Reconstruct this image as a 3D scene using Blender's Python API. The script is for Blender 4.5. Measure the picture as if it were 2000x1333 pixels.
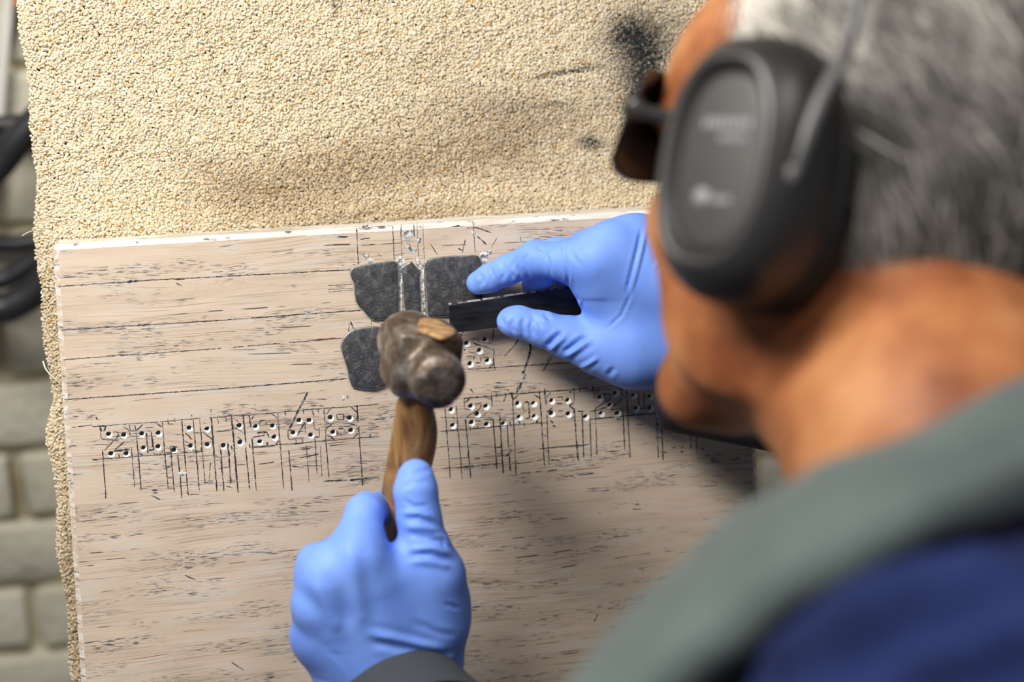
import bpy, bmesh, math, random
import numpy as np
from mathutils import Matrix, Vector
from mathutils.geometry import delaunay_2d_cdt

random.seed(7); rng = np.random.default_rng(7)
scene = bpy.context.scene
COL = scene.collection
for o in list(bpy.data.objects): bpy.data.objects.remove(o)

# ---------------------------------------------------------------- camera solved from the slab's edges
FPX = 3290.0                                    # focal length in pixels of the 2000 x 1333 frame
CX, CY = 1000.0, 666.5
dh = np.array([18470., -1317., FPX]); dv = np.array([1125., 23980., FPX])
EX = dh / np.linalg.norm(dh)
EY = -dv; EY = EY - EX * (EY @ EX); EY /= np.linalg.norm(EY)
EZ = np.cross(EX, EY)
E = np.stack([EX, EY, EZ], 1)                   # slab axes in camera axes (x right, y down, z forward)
def cam_pt(px, py, d): return np.array([(px - CX) / FPX * d, (py - CY) / FPX * d, d])
O_CAM = cam_pt(800, 800, 1.10)                  # slab origin: a point of its front face
CAM_S = -E.T @ O_CAM                            # camera in the slab frame
LEAN = math.radians(15)
OW = np.array([0., 0., 1.26])
RS = np.array([[1, 0, 0], [0, math.sin(LEAN), -math.cos(LEAN)], [0, math.cos(LEAN), math.sin(LEAN)]])
def s2w(p): return np.asarray(p, float) @ RS.T + OW
def w2s(p): return (np.asarray(p, float) - OW) @ RS
def S(px, py, z=0.0):
    """pixel -> slab frame at height z above the slab's face"""
    d = E.T @ np.array([(px - CX) / FPX, (py - CY) / FPX, 1.0])
    return CAM_S + d * ((z - CAM_S[2]) / d[2])
def D(px, py, d): return E.T @ (cam_pt(px, py, d) - O_CAM)
def to_px(P):
    c = np.asarray(P) @ E.T + O_CAM
    return np.stack([CX + FPX * c[..., 0] / c[..., 2], CY + FPX * c[..., 1] / c[..., 2]], -1)
def camvec(v):                                   # camera axes x right, y up, z back -> slab frame
    return E.T @ np.array([v[0], -v[1], -v[2]])
def M4(R, t):
    M = Matrix.Identity(4)
    for i in range(3):
        for j in range(3): M[i][j] = R[i][j]
        M[i][3] = t[i]
    return M

cam = bpy.data.cameras.new('camera'); camo = bpy.data.objects.new('camera', cam); COL.objects.link(camo)
Rc = RS @ E.T @ np.diag([1., -1., -1.])
camo.matrix_world = M4(Rc, s2w(CAM_S))
cam.sensor_width = 36.0; cam.lens = FPX / 2000 * 36.0
cam.clip_start = 0.02
cam.dof.use_dof = True; cam.dof.focus_distance = 1.075; cam.dof.aperture_fstop = 3.1
scene.camera = camo

scene.view_settings.view_transform = 'Standard'; scene.view_settings.look = 'None'
scene.view_settings.exposure = 0.0; scene.view_settings.gamma = 1.0
scene.view_settings.use_curve_mapping = False

w = bpy.data.worlds.new('room_light'); scene.world = w; w.use_nodes = True
w.node_tree.nodes['Background'].inputs[0].default_value = (0.80, 0.87, 1.0, 1)
w.node_tree.nodes['Background'].inputs[1].default_value = 0.17

def area(name, loc, target, size, power, col):
    l = bpy.data.lights.new(name, 'AREA'); l.shape = 'RECTANGLE'; l.size, l.size_y = size
    l.energy = power; l.color = col
    o = bpy.data.objects.new(name, l); COL.objects.link(o); o.location = loc
    o.rotation_euler = (Vector(target) - Vector(loc)).to_track_quat('-Z', 'Y').to_euler()
    return o
# workshop lamps under the ceiling
area('ceiling_lamp', (-0.52, -0.40, 2.12), (-0.05, 0.0, 1.35), (0.6, 0.22), 16.5, (1.0, 0.96, 0.90))
area('ceiling_lamp', (0.42, -1.10, 2.70), (0.05, -0.2, 1.3), (0.9, 0.30), 9.5, (1.0, 0.96, 0.90))

# ---------------------------------------------------------------- material helpers
def mat(name, base=(.5, .5, .5), rough=.6, metal=0., spec=.5, sheen=0., sss=0.):
    m = bpy.data.materials.new(name); m.use_nodes = True
    b = m.node_tree.nodes['Principled BSDF']
    b.inputs['Base Color'].default_value = (*base, 1); b.inputs['Roughness'].default_value = rough
    b.inputs['Metallic'].default_value = metal; b.inputs['Specular IOR Level'].default_value = spec
    b.inputs['Sheen Weight'].default_value = sheen
    if sss:
        b.inputs['Subsurface Weight'].default_value = sss
        b.inputs['Subsurface Radius'].default_value = (.6, .25, .12); b.inputs['Subsurface Scale'].default_value = .012
    return m
class NT:
    def __init__(s, m): s.m = m; s.t = m.node_tree; s.b = s.t.nodes['Principled BSDF']
    def n(s, typ, **kw):
        x = s.t.nodes.new(typ)
        for k, v in kw.items(): setattr(x, k, v)
        return x
    def l(s, a, b): s.t.links.new(a, b)
    def coord(s, scale=(1, 1, 1), which='Object', rot=(0, 0, 0)):
        c = s.n('ShaderNodeTexCoord'); mp = s.n('ShaderNodeMapping')
        mp.inputs['Scale'].default_value = scale; mp.inputs['Rotation'].default_value = rot
        s.l(c.outputs[which], mp.inputs['Vector']); return mp.outputs['Vector']
    def noise(s, vec, scale=5., detail=3., rough=.5, dist=0.):
        x = s.n('ShaderNodeTexNoise'); x.inputs['Scale'].default_value = scale; x.inputs['Detail'].default_value = detail
        x.inputs['Roughness'].default_value = rough; x.inputs['Distortion'].default_value = dist
        if vec is not None: s.l(vec, x.inputs['Vector'])
        return x.outputs['Fac']
    def ramp(s, fac, stops):
        r = s.n('ShaderNodeValToRGB'); s.l(fac, r.inputs['Fac'])
        els = r.color_ramp.elements
        while len(els) < len(stops): els.new(.5)
        for e, (p, c) in zip(els, stops):
            e.position = p; e.color = (*c, 1) if isinstance(c, tuple) else (c, c, c, 1)
        return r.outputs['Color']
    def mix(s, fac, a, b, mode='MIX'):
        x = s.n('ShaderNodeMix', data_type='RGBA', blend_type=mode)
        for sock, v in ((x.inputs[0], fac), (x.inputs[6], a), (x.inputs[7], b)):
            if isinstance(v, (int, float)): sock.default_value = v
            elif isinstance(v, tuple): sock.default_value = (*v, 1)
            else: s.l(v, sock)
        return x.outputs[2]
    def math(s, op, a, b=0.):
        x = s.n('ShaderNodeMath', operation=op)
        for sock, v in zip(x.inputs, (a, b)):
            if isinstance(v, (int, float)): sock.default_value = v
            else: s.l(v, sock)
        return x.outputs[0]
    def color(s, c): s.l(c, s.b.inputs['Base Color'])
    def roughness(s, c): s.l(c, s.b.inputs['Roughness'])
    def bump(s, h, strength=.3, dist=.001):
        x = s.n('ShaderNodeBump'); x.inputs['Strength'].default_value = strength; x.inputs['Distance'].default_value = dist
        s.l(h, x.inputs['Height']); s.l(x.outputs[0], s.b.inputs['Normal'])
    def attr(s, name):
        a = s.n('ShaderNodeAttribute'); a.attribute_name = name; return a

def lin(r, g, b):
    f = lambda c: (c / 255 / 12.92) if c / 255 <= .04045 else ((c / 255 + .055) / 1.055) ** 2.4
    return (f(r), f(g), f(b))

# ---------------------------------------------------------------- object helpers (vertices are given in slab or world axes)
ORIG = {}
def tag(o, label=None, cat=None, group=None, kind=None):
    for k, v in (('label', label), ('category', cat), ('group', group), ('kind', kind)):
        if v: o[k] = v
    return o
def empty(name, origin, frame='S'):
    o = bpy.data.objects.new(name, None); COL.objects.link(o); o.empty_display_size = .02
    M = M4(RS, s2w(origin)) if frame == 'S' else M4(np.eye(3), origin)
    o.matrix_world = M; ORIG[o.name] = (np.asarray(origin, float), frame); return o
def mesh_from(name, verts, faces, mats, smooth=True, fmat=None, attrs=None):
    me = bpy.data.meshes.new(name)
    verts = np.asarray(verts, np.float32)
    if isinstance(faces, np.ndarray):
        n = faces.shape[1]
        me.vertices.add(len(verts)); me.vertices.foreach_set('co', verts.ravel())
        me.loops.add(faces.size); me.loops.foreach_set('vertex_index', faces.ravel().astype(np.int32))
        me.polygons.add(len(faces)); me.polygons.foreach_set('loop_start', np.arange(0, faces.size, n, dtype=np.int32))
        me.update(calc_edges=True)
    else:
        me.from_pydata([tuple(map(float, v)) for v in verts], [], [tuple(int(i) for i in f) for f in faces])
    for m in (mats if isinstance(mats, (list, tuple)) else [mats]): me.materials.append(m)
    if fmat is not None: me.polygons.foreach_set('material_index', np.asarray(fmat, np.int32))
    me.polygons.foreach_set('use_smooth', np.full(len(me.polygons), bool(smooth)))
    for k, (typ, arr) in (attrs or {}).items():
        a = me.attributes.new(k, typ, 'POINT')
        a.data.foreach_set('value' if typ == 'FLOAT' else 'color', np.asarray(arr, np.float32).ravel())
    me.update(); return me
def mk(name, verts, faces, mats, parent=None, origin=None, frame='S', smooth=True, **kw):
    """one mesh object; verts in slab axes (frame S) or world axes (frame W)"""
    verts = np.asarray(verts, float)
    if parent is not None:
        origin, pf = ORIG[parent.name]
        if pf != frame: verts = s2w(verts) if frame == 'S' else w2s(verts)
        frame = pf
    elif origin is None: origin = verts.mean(0)
    me = mesh_from(name, verts - origin, faces, mats, smooth, **kw)
    o = bpy.data.objects.new(name, me); COL.objects.link(o)
    if parent is not None: o.parent = parent
    else: o.matrix_world = M4(RS, s2w(origin)) if frame == 'S' else M4(np.eye(3), origin)
    ORIG[o.name] = (np.asarray(origin, float), frame)
    return o
def bevel(o, w, seg=2, ang=40):
    b = o.modifiers.new('bevel', 'BEVEL'); b.width = w; b.segments = seg; b.limit_method = 'ANGLE'; b.angle_limit = math.radians(ang)
    return o
def box(lo, hi):
    x0, y0, z0 = lo; x1, y1, z1 = hi
    v = [(x0, y0, z0), (x1, y0, z0), (x1, y1, z0), (x0, y1, z0), (x0, y0, z1), (x1, y0, z1), (x1, y1, z1), (x0, y1, z1)]
    f = [(3, 2, 1, 0), (4, 5, 6, 7), (0, 1, 5, 4), (1, 2, 6, 5), (2, 3, 7, 6), (3, 0, 4, 7)]
    return np.array(v), f
def tube(path, rad, n=10, cap=True, spline=True, steps=6):
    P = np.asarray(path, float)
    R = np.full(len(P), rad) if np.isscalar(rad) else np.asarray(rad, float)
    if spline and len(P) > 2: P, R = crom(P, R, steps)
    T = np.gradient(P, axis=0); T /= np.linalg.norm(T, axis=1)[:, None] + 1e-12
    up = np.array([0., 0., 1.]) if abs(T[0][2]) < .9 else np.array([1., 0., 0.])
    V = []; a = np.linspace(0, 2 * math.pi, n, endpoint=False)
    N = up
    for p, t, r in zip(P, T, R):
        N = N - t * (N @ t); N /= np.linalg.norm(N); B = np.cross(t, N)
        V.append(p + r * (np.cos(a)[:, None] * N + np.sin(a)[:, None] * B))
    V = np.concatenate(V); F = []
    for i in range(len(P) - 1):
        for j in range(n): F.append((i * n + j, i * n + (j + 1) % n, (i + 1) * n + (j + 1) % n, (i + 1) * n + j))
    if cap: F.append(tuple(range(n))[::-1]); F.append(tuple((len(P) - 1) * n + j for j in range(n)))
    return V, F
def crom(P, R, steps):
    Q = np.vstack([2 * P[0] - P[1], P, 2 * P[-1] - P[-2]]); q = np.concatenate([[R[0]], R, [R[-1]]])
    out, ro = [], []
    for i in range(1, len(Q) - 2):
        for k in range(steps):
            t = k / steps
            c = [(-t + 2 * t * t - t ** 3) / 2, (2 - 5 * t * t + 3 * t ** 3) / 2, (t + 4 * t * t - 3 * t ** 3) / 2, (t ** 3 - t * t) / 2]
            out.append(sum(c[j] * Q[i - 1 + j] for j in range(4))); ro.append(sum(c[j] * q[i - 1 + j] for j in range(4)))
    out.append(P[-1]); ro.append(R[-1]); return np.array(out), np.array(ro)
def loft(rings, cap=True):
    n = len(rings[0]); V = np.concatenate(rings); F = []
    for i in range(len(rings) - 1):
        for j in range(n): F.append((i * n + j, i * n + (j + 1) % n, (i + 1) * n + (j + 1) % n, (i + 1) * n + j))
    if cap: F.append(tuple(range(n))[::-1]); F.append(tuple((len(rings) - 1) * n + j for j in range(n)))
    return V, F
def merge(parts):
    V, F, o = [], [], 0
    for v, f in parts:
        V.append(np.asarray(v)); F += [tuple(i + o for i in q) for q in f]; o += len(v)
    return np.concatenate(V), F
def unit(v): v = np.asarray(v, float); return v / np.linalg.norm(v)

# ---------------------------------------------------------------- smooth solids: blended round cones / ellipsoids -> surface nets
class Solid:
    def __init__(s, lo, hi, h):
        s.lo = np.asarray(lo, float); s.h = h
        s.n = np.ceil((np.asarray(hi) - s.lo) / h).astype(int) + 1
        s.ax = [s.lo[i] + h * np.arange(s.n[i]) for i in range(3)]
        s.f = np.full(s.n, 1.0, np.float32)
    def _box(s, lo, hi):
        a = np.clip(((np.asarray(lo) - s.lo) / s.h).astype(int), 0, s.n); b = np.clip(((np.asarray(hi) - s.lo) / s.h).astype(int) + 2, 0, s.n)
        sl = tuple(slice(a[i], b[i]) for i in range(3))
        P = np.stack(np.meshgrid(*[s.ax[i][sl[i]] for i in range(3)], indexing='ij'), -1)
        return sl, P
    def _put(s, sl, d, k, mode):
        a = s.f[sl]
        if mode == 'add':
            hh = np.clip(.5 + .5 * (a - d) / k, 0, 1); s.f[sl] = a + (d - a) * hh - k * hh * (1 - hh)
        else:
            hh = np.clip(.5 - .5 * (a + d) / k, 0, 1); s.f[sl] = a + (-d - a) * hh + k * hh * (1 - hh)
    def cone(s, a, b, ra, rb, k=.006, mode='add', pad=None):
        a = np.asarray(a, float); b = np.asarray(b, float); m = max(ra, rb) + (pad or (k + 3 * s.h))
        sl, P = s._box(np.minimum(a, b) - m, np.maximum(a, b) + m)
        if P.size == 0: return
        ab = b - a; t = np.clip(((P - a) @ ab) / max(ab @ ab, 1e-12), 0, 1)
        d = np.linalg.norm(P - a - t[..., None] * ab, axis=-1) - (ra + (rb - ra) * t)
        s._put(sl, d, k, mode)
    def chain(s, pts, k=.006):
        for (a, ra), (b, rb) in zip(pts[:-1], pts[1:]): s.cone(a, b, ra, rb, k)
    def ell(s, c, r, R=None, k=.01, mode='add'):
        c = np.asarray(c, float); r = np.asarray(r, float); m = r.max() + k + 3 * s.h
        sl, P = s._box(c - m, c + m)
        if P.size == 0: return
        q = P - c
        if R is not None: q = q @ np.asarray(R)
        k0 = np.linalg.norm(q / r, axis=-1); k1 = np.linalg.norm(q / (r * r), axis=-1) + 1e-9
        s._put(sl, (k0 * (k0 - 1) / k1), k, mode)
    def clip(s, fn):
        P = np.stack(np.meshgrid(*s.ax, indexing='ij'), -1); s.f = np.maximum(s.f, fn(P).astype(np.float32))
    def mesh(s, relax=2):
        f = s.f; n = s.n
        sg = f < 0
        c = [f[i:n[0] - 1 + i, j:n[1] - 1 + j, k:n[2] - 1 + k] for i in (0, 1) for j in (0, 1) for k in (0, 1)]
        cs = np.stack([x < 0 for x in c], -1); cnt = cs.sum(-1); act = (cnt > 0) & (cnt < 8)
        idx = -np.ones(act.shape, np.int64); ii = np.argwhere(act); idx[act] = np.arange(len(ii))
        vals = np.stack([x[act] for x in c], -1)
        offs = np.array([(i, j, k) for i in (0, 1) for j in (0, 1) for k in (0, 1)], float)
        acc = np.zeros((len(ii), 3)); num = np.zeros(len(ii))
        for a in range(8):
            for b in range(a + 1, 8):
                if np.abs(offs[a] - offs[b]).sum() != 1: continue
                m = (vals[:, a] < 0) != (vals[:, b] < 0)
                t = vals[m, a] / (vals[m, a] - vals[m, b])
                acc[m] += offs[a] + t[:, None] * (offs[b] - offs[a]); num[m] += 1
        V = s.lo + s.h * (ii + acc / num[:, None])
        Q = []
        for ax in range(3):
            sl0 = [slice(None)] * 3; sl1 = [slice(None)] * 3; sl0[ax] = slice(0, -1); sl1[ax] = slice(1, None)
            A = sg[tuple(sl0)]; B = sg[tuple(sl1)]; ch = np.argwhere(A != B)
            u, v = (ax + 1) % 3, (ax + 2) % 3
            ok = (ch[:, u] > 0) & (ch[:, v] > 0) & (ch[:, u] < n[u] - 1) & (ch[:, v] < n[v] - 1); ch = ch[ok]
            du = np.eye(3, dtype=int)[u]; dvv = np.eye(3, dtype=int)[v]
            g = lambda p: idx[p[:, 0], p[:, 1], p[:, 2]]
            q = np.stack([g(ch - du - dvv), g(ch - dvv), g(ch), g(ch - du)], 1)
            fl = ~A[ch[:, 0], ch[:, 1], ch[:, 2]]; q[fl] = q[fl][:, ::-1]
            Q.append(q[(q >= 0).all(1)])
        Q = np.concatenate(Q)
        for _ in range(relax): V = relax_mesh(V, Q)
        return V, Q
def relax_mesh(V, Q, w=.5):
    acc = np.zeros_like(V); num = np.zeros(len(V))
    for i in range(4):
        j = (i + 1) % 4
        np.add.at(acc, Q[:, i], V[Q[:, j]]); np.add.at(acc, Q[:, j], V[Q[:, i]])
        np.add.at(num, Q[:, i], 1); np.add.at(num, Q[:, j], 1)
    m = num > 0; W = V.copy(); W[m] = V[m] * (1 - w) + w * acc[m] / num[m][:, None]; return W
def vnormals(V, Q):
    n = np.cross(V[Q[:, 2]] - V[Q[:, 0]], V[Q[:, 3]] - V[Q[:, 1]]); N = np.zeros_like(V)
    for i in range(4): np.add.at(N, Q[:, i], n)
    return N / (np.linalg.norm(N, axis=1)[:, None] + 1e-15)
def seg_dist(P, poly):
    best = np.full(len(P), 1e9); par = np.zeros(len(P))
    poly = np.asarray(poly, float); n = len(poly) - 1
    for i in range(n):
        a, b = poly[i], poly[i + 1]; ab = b - a
        t = np.clip(((P - a) @ ab) / (ab @ ab + 1e-12), 0, 1)
        d = np.linalg.norm(P - a - t[:, None] * ab, axis=1); m = d < best
        best[m] = d[m]; par[m] = (i + t[m]) / n
    return best, par
def folds(V, Q, lines):
    """press glove / cloth folds into the surface; lines: (pixel polyline, depth m (+ ridge, - crease), width px)"""
    N = vnormals(V, Q); view = V - CAM_S; view /= np.linalg.norm(view, axis=1)[:, None]
    front = np.clip(-(N * view).sum(1) * 3, 0, 1); px = to_px(V); out = np.zeros(len(V))
    for poly, amp, wd in lines:
        d, t = seg_dist(px, poly)
        env = np.clip(np.minimum(t, 1 - t) * 5 + .15, 0, 1)
        out += amp * env * (np.exp(-(d / wd) ** 2) - .45 * np.exp(-((d - 2.0 * wd) / wd) ** 2))
    return V + N * (out * front)[:, None]
# ================================================================= SETTING
m_brick = mat('painted_brick', lin(190, 187, 166), .8); t = NT(m_brick)
v = t.coord(); n1 = t.noise(v, 14, 5, .6); n2 = t.noise(v, 90, 3)
t.color(t.mix(t.ramp(n2, [(.5, 0.), (.75, .5)]), t.ramp(n1, [(.28, lin(190, 183, 160)), (.5, lin(222, 217, 196)), (.8, lin(232, 228, 212))]), lin(200, 192, 168)))
t.bump(t.math('ADD', n1, n2), .6, .004)
m_mortar = mat('painted_mortar', lin(120, 112, 90), .9); t = NT(m_mortar)
v = t.coord(); t.color(t.ramp(t.noise(v, 20, 4), [(.35, lin(160, 146, 114)), (.7, lin(215, 208, 186))]))
m_floor = mat('concrete', lin(120, 118, 112), .8); t = NT(m_floor)
t.color(t.ramp(t.noise(t.coord(), 3, 6), [(.3, lin(95, 93, 88)), (.7, lin(140, 137, 130))]))

WALL_Y = .60
fv, ff = box((-2.2, -2.4, -.1), (2.2, WALL_Y + .12, 0.0))
tag(mk('floor', fv, ff, m_floor, frame='W', origin=np.array([0, -.9, 0.]), smooth=False), kind='structure', label='grey concrete workshop floor')
wv, wf = box((-2.2, WALL_Y + .006, 0.0), (2.2, WALL_Y + .12, 2.9))
wall = mk('wall_back', wv, wf, m_mortar, frame='W', origin=np.array([0, WALL_Y, 0.]), smooth=False)
tag(wall, kind='structure', label='old brick wall under thick grey-beige paint')
# bricks with worn rounded edges; courses laid so one bed joint falls where the photograph shows it
bl, bh, jt = .215, .068, .010
def hit_wall(px, py):
    d = s2w(D(px, py, 1.0)) - s2w(CAM_S); c = s2w(CAM_S); return c + d * ((WALL_Y - c[1]) / d[1])
jz = hit_wall(40, 1012)[2]; vx = hit_wall(40, 780)[0]
brick_meshes = []
for k in range(6):
    bm = bmesh.new(); bmesh.ops.create_cube(bm, size=1)
    bmesh.ops.scale(bm, vec=(bl, .03, bh), verts=bm.verts)
    bmesh.ops.bevel(bm, geom=bm.edges[:], offset=.006, segments=2, affect='EDGES', profile=.5)
    bmesh.ops.subdivide_edges(bm, edges=[e for e in bm.edges if e.calc_length() > .1], cuts=3)
    for q in bm.verts:
        q.co.x += random.uniform(-.003, .003); q.co.z += random.uniform(-.0025, .0025); q.co.y += random.uniform(-.0025, .0025)
    me = bpy.data.meshes.new('brick'); bm.to_mesh(me); bm.free(); me.materials.append(m_brick)
    me.polygons.foreach_set('use_smooth', [True] * len(me.polygons)); brick_meshes.append(me)
cn = 0
for r in range(-9, 15):
    z = jz + (bh + jt) * (r + .5)
    off = 0 if r % 2 == 0 else .5
    for xx, rg in ((vx, range(-6, 10)),):
        for c in rg:
            x = xx + (bl + jt) * (c + off) + .1
            if not -1.05 < x < 1.40: continue
            o = bpy.data.objects.new('brick', random.choice(brick_meshes)); COL.objects.link(o); o.parent = wall
            o.location = (x, .008 + random.uniform(-.003, .003), z); o.rotation_euler = (random.uniform(-.02, .02), 0, random.uniform(-.015, .015)); cn += 1

# cables and hoses hanging on the wall beside the easel
m_rub = mat('black_rubber', lin(38, 38, 42), .45); m_wcab = mat('white_plastic', lin(232, 230, 222), .4); m_orange = mat('orange_plastic', lin(225, 110, 30), .5)
def wp(px, py, off):
    off += .012; d = s2w(D(px, py, 1.0)) - s2w(CAM_S); c = s2w(CAM_S); return c + d * ((WALL_Y - off - c[1]) / d[1])
def cable(name, pts, r, m, label, cat, group=None, n=12):
    v_, f_ = tube([wp(*p) for p in pts], r, n, steps=8)
    return tag(mk(name, v_, f_, m, frame='W'), label, cat, group)
cable('hose', [(-420, 420, .085), (-300, 500, .085), (-150, 560, .085), (-20, 602, .085), (40, 588, .085), (90, 548, .085), (180, 440, .085), (230, 260, .085)], .0150, m_rub, 'thickest black rubber hose, lowest of the loops hanging on the brick wall', 'hose', 'black hoses on the wall')
cable('hose', [(-420, 380, .052), (-280, 470, .052), (-120, 545, .052), (-10, 548, .052), (40, 528, .052), (95, 485, .052), (170, 380, .052), (225, 230, .052)], .0098, m_rub, 'black rubber hose looped just above the thickest hose on the wall', 'hose', 'black hoses on the wall')
cable('hose', [(-380, 300, .022), (-260, 400, .022), (-120, 460, .022), (0, 476, .022), (60, 472, .022), (130, 450, .022), (215, 330, .022)], .0085, m_rub, 'thin black hose, uppermost of the three hanging loops on the wall', 'hose', 'black hoses on the wall')
cable('pipe', [(-400, 262, .035), (-100, 252, .035), (60, 240, .035), (330, 226, .035)], .0090, m_rub, 'straight black pipe running level along the painted bricks', 'pipe')
cable('cable', [(-170, 480, .075), (-60, 375, .075), (0, 318, .07), (40, 268, .07), (140, 170, .065)], .0140, m_rub, 'black cable slanting up across the bricks behind the easel edge', 'cable')
cable('conduit', [(36, -260, .012), (24, -120, .012), (18, 0, .012), (10, 90, .012), (2, 190, .012), (-10, 330, .012), (-60, 620, .012)], .0052, m_wcab, 'white plastic conduit running down the brick wall', 'conduit')
cable('wire', [(60, -200, .004), (32, 40, .004), (16, 110, .004), (6, 215, .004), (-30, 420, .004)], .0016, m_rub, 'thin dark wire beside the white conduit on the wall', 'wire')
cable('orange_cable', [(10, -180, .03), (30, -60, .03), (33, 4, .03), (60, -10, .03), (160, -120, .03)], .0028, m_orange, 'bright orange cable loop dipping beside the carpet corner', 'cable')

# ================================================================= EASEL with its carpet
TH = .042                                             # slab thickness
PILE = .0065; ZC = -TH - .0015                         # top of the pile touches the slab's back
cl0 = S(38, 0, ZC); cl1 = S(136, 1333, ZC)
XL = .5 * (cl0[0] + cl1[0]); XR = S(1455, 600, ZC)[0]
YT = S(700, -170, ZC)[1]; YB = S(700, 1900, ZC)[1]
m_wood = mat('easel_wood', lin(150, 115, 75), .7); t = NT(m_wood)
t.color(t.ramp(t.noise(t.coord((3, 40, 40)), 4, 4), [(.3, lin(105, 75, 45)), (.7, lin(175, 140, 98))]))
easel = empty('easel', ((XL + XR) / 2, YB, -TH)); tag(easel, 'slanted workshop easel board covered with stained beige carpet', 'easel')
def xl_at(y):
    t_ = (y - cl0[1]) / (cl1[1] - cl0[1]); return cl0[0] + (cl1[0] - cl0[0]) * t_
bz1 = ZC - PILE - .002; bz0 = bz1 - .020
x_t, x_b = xl_at(YT) + .003, xl_at(YB) + .003
bv = np.array([(x_b, YB, bz0), (XR, YB, bz0), (XR, YT, bz0), (x_t, YT, bz0), (x_b, YB, bz1), (XR, YB, bz1), (XR, YT, bz1), (x_t, YT, bz1)])
bevel(mk('backboard', bv, box((0, 0, 0), (1, 1, 1))[1], m_wood, easel, smooth=False), .002)
lv, lf = box((x_b - .02, YB, bz1), (XR + .02, YB + .03, .03)); bevel(mk('ledge', lv, lf, m_wood, easel, smooth=False), .003)
for xx in (x_b + .03, XR - .07):
    top = s2w(np.array([xx, YT - .06, bz0 - .002])); bot = s2w(np.array([xx, YB, bz0 - .002]))
    foot = bot + (bot - top) * (bot[2] / (top[2] - bot[2]))
    d_ = unit(top - foot)
    q = []
    for p in (top, foot):
        for a, b in ((0, 0), (.045, 0), (.045, .045), (0, .045)): q.append((p[0] + a, p[1] + b + .002, p[2] if p is foot else p[2]))
    mk('leg', np.array(q), [(0, 1, 2, 3), (7, 6, 5, 4), (0, 4, 5, 1), (1, 5, 6, 2), (2, 6, 7, 3), (3, 7, 4, 0)], m_wood, easel, frame='W', smooth=False)
# carpet: backing sheet and twisted tufts
m_back = mat('carpet_backing', lin(120, 98, 66), .95)
cv = np.array([(x_b, YB + .03, bz1), (XR, YB + .03, bz1), (XR, YT, bz1), (x_t, YT, bz1), (x_b, YB + .03, bz1 + .002), (XR, YB + .03, bz1 + .002), (XR, YT, bz1 + .002), (x_t, YT, bz1 + .002)])
carpet = mk('carpet', cv, box((0, 0, 0), (1, 1, 1))[1], m_back, easel, smooth=False)
m_pile = mat('carpet_pile', (1, 1, 1), .95, spec=.1, sheen=.2, sss=.25); t = NT(m_pile)
nf = t.noise(t.coord(), 1500, 3, .7); t.b.inputs['Subsurface Radius'].default_value = (.9, .8, .6); t.b.inputs['Subsurface Scale'].default_value = .0012; t.color(t.mix(1., t.attr('tint').outputs['Color'], t.ramp(nf, [(.3, .72), (.65, 1.08)]), 'MULTIPLY')); t.bump(nf, .6, .0006)
SX0, SX1, SY1 = S(102, 479)[0], S(1481, 940)[0], S(102, 479)[1]      # slab outline
YBS = YB + .031
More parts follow.
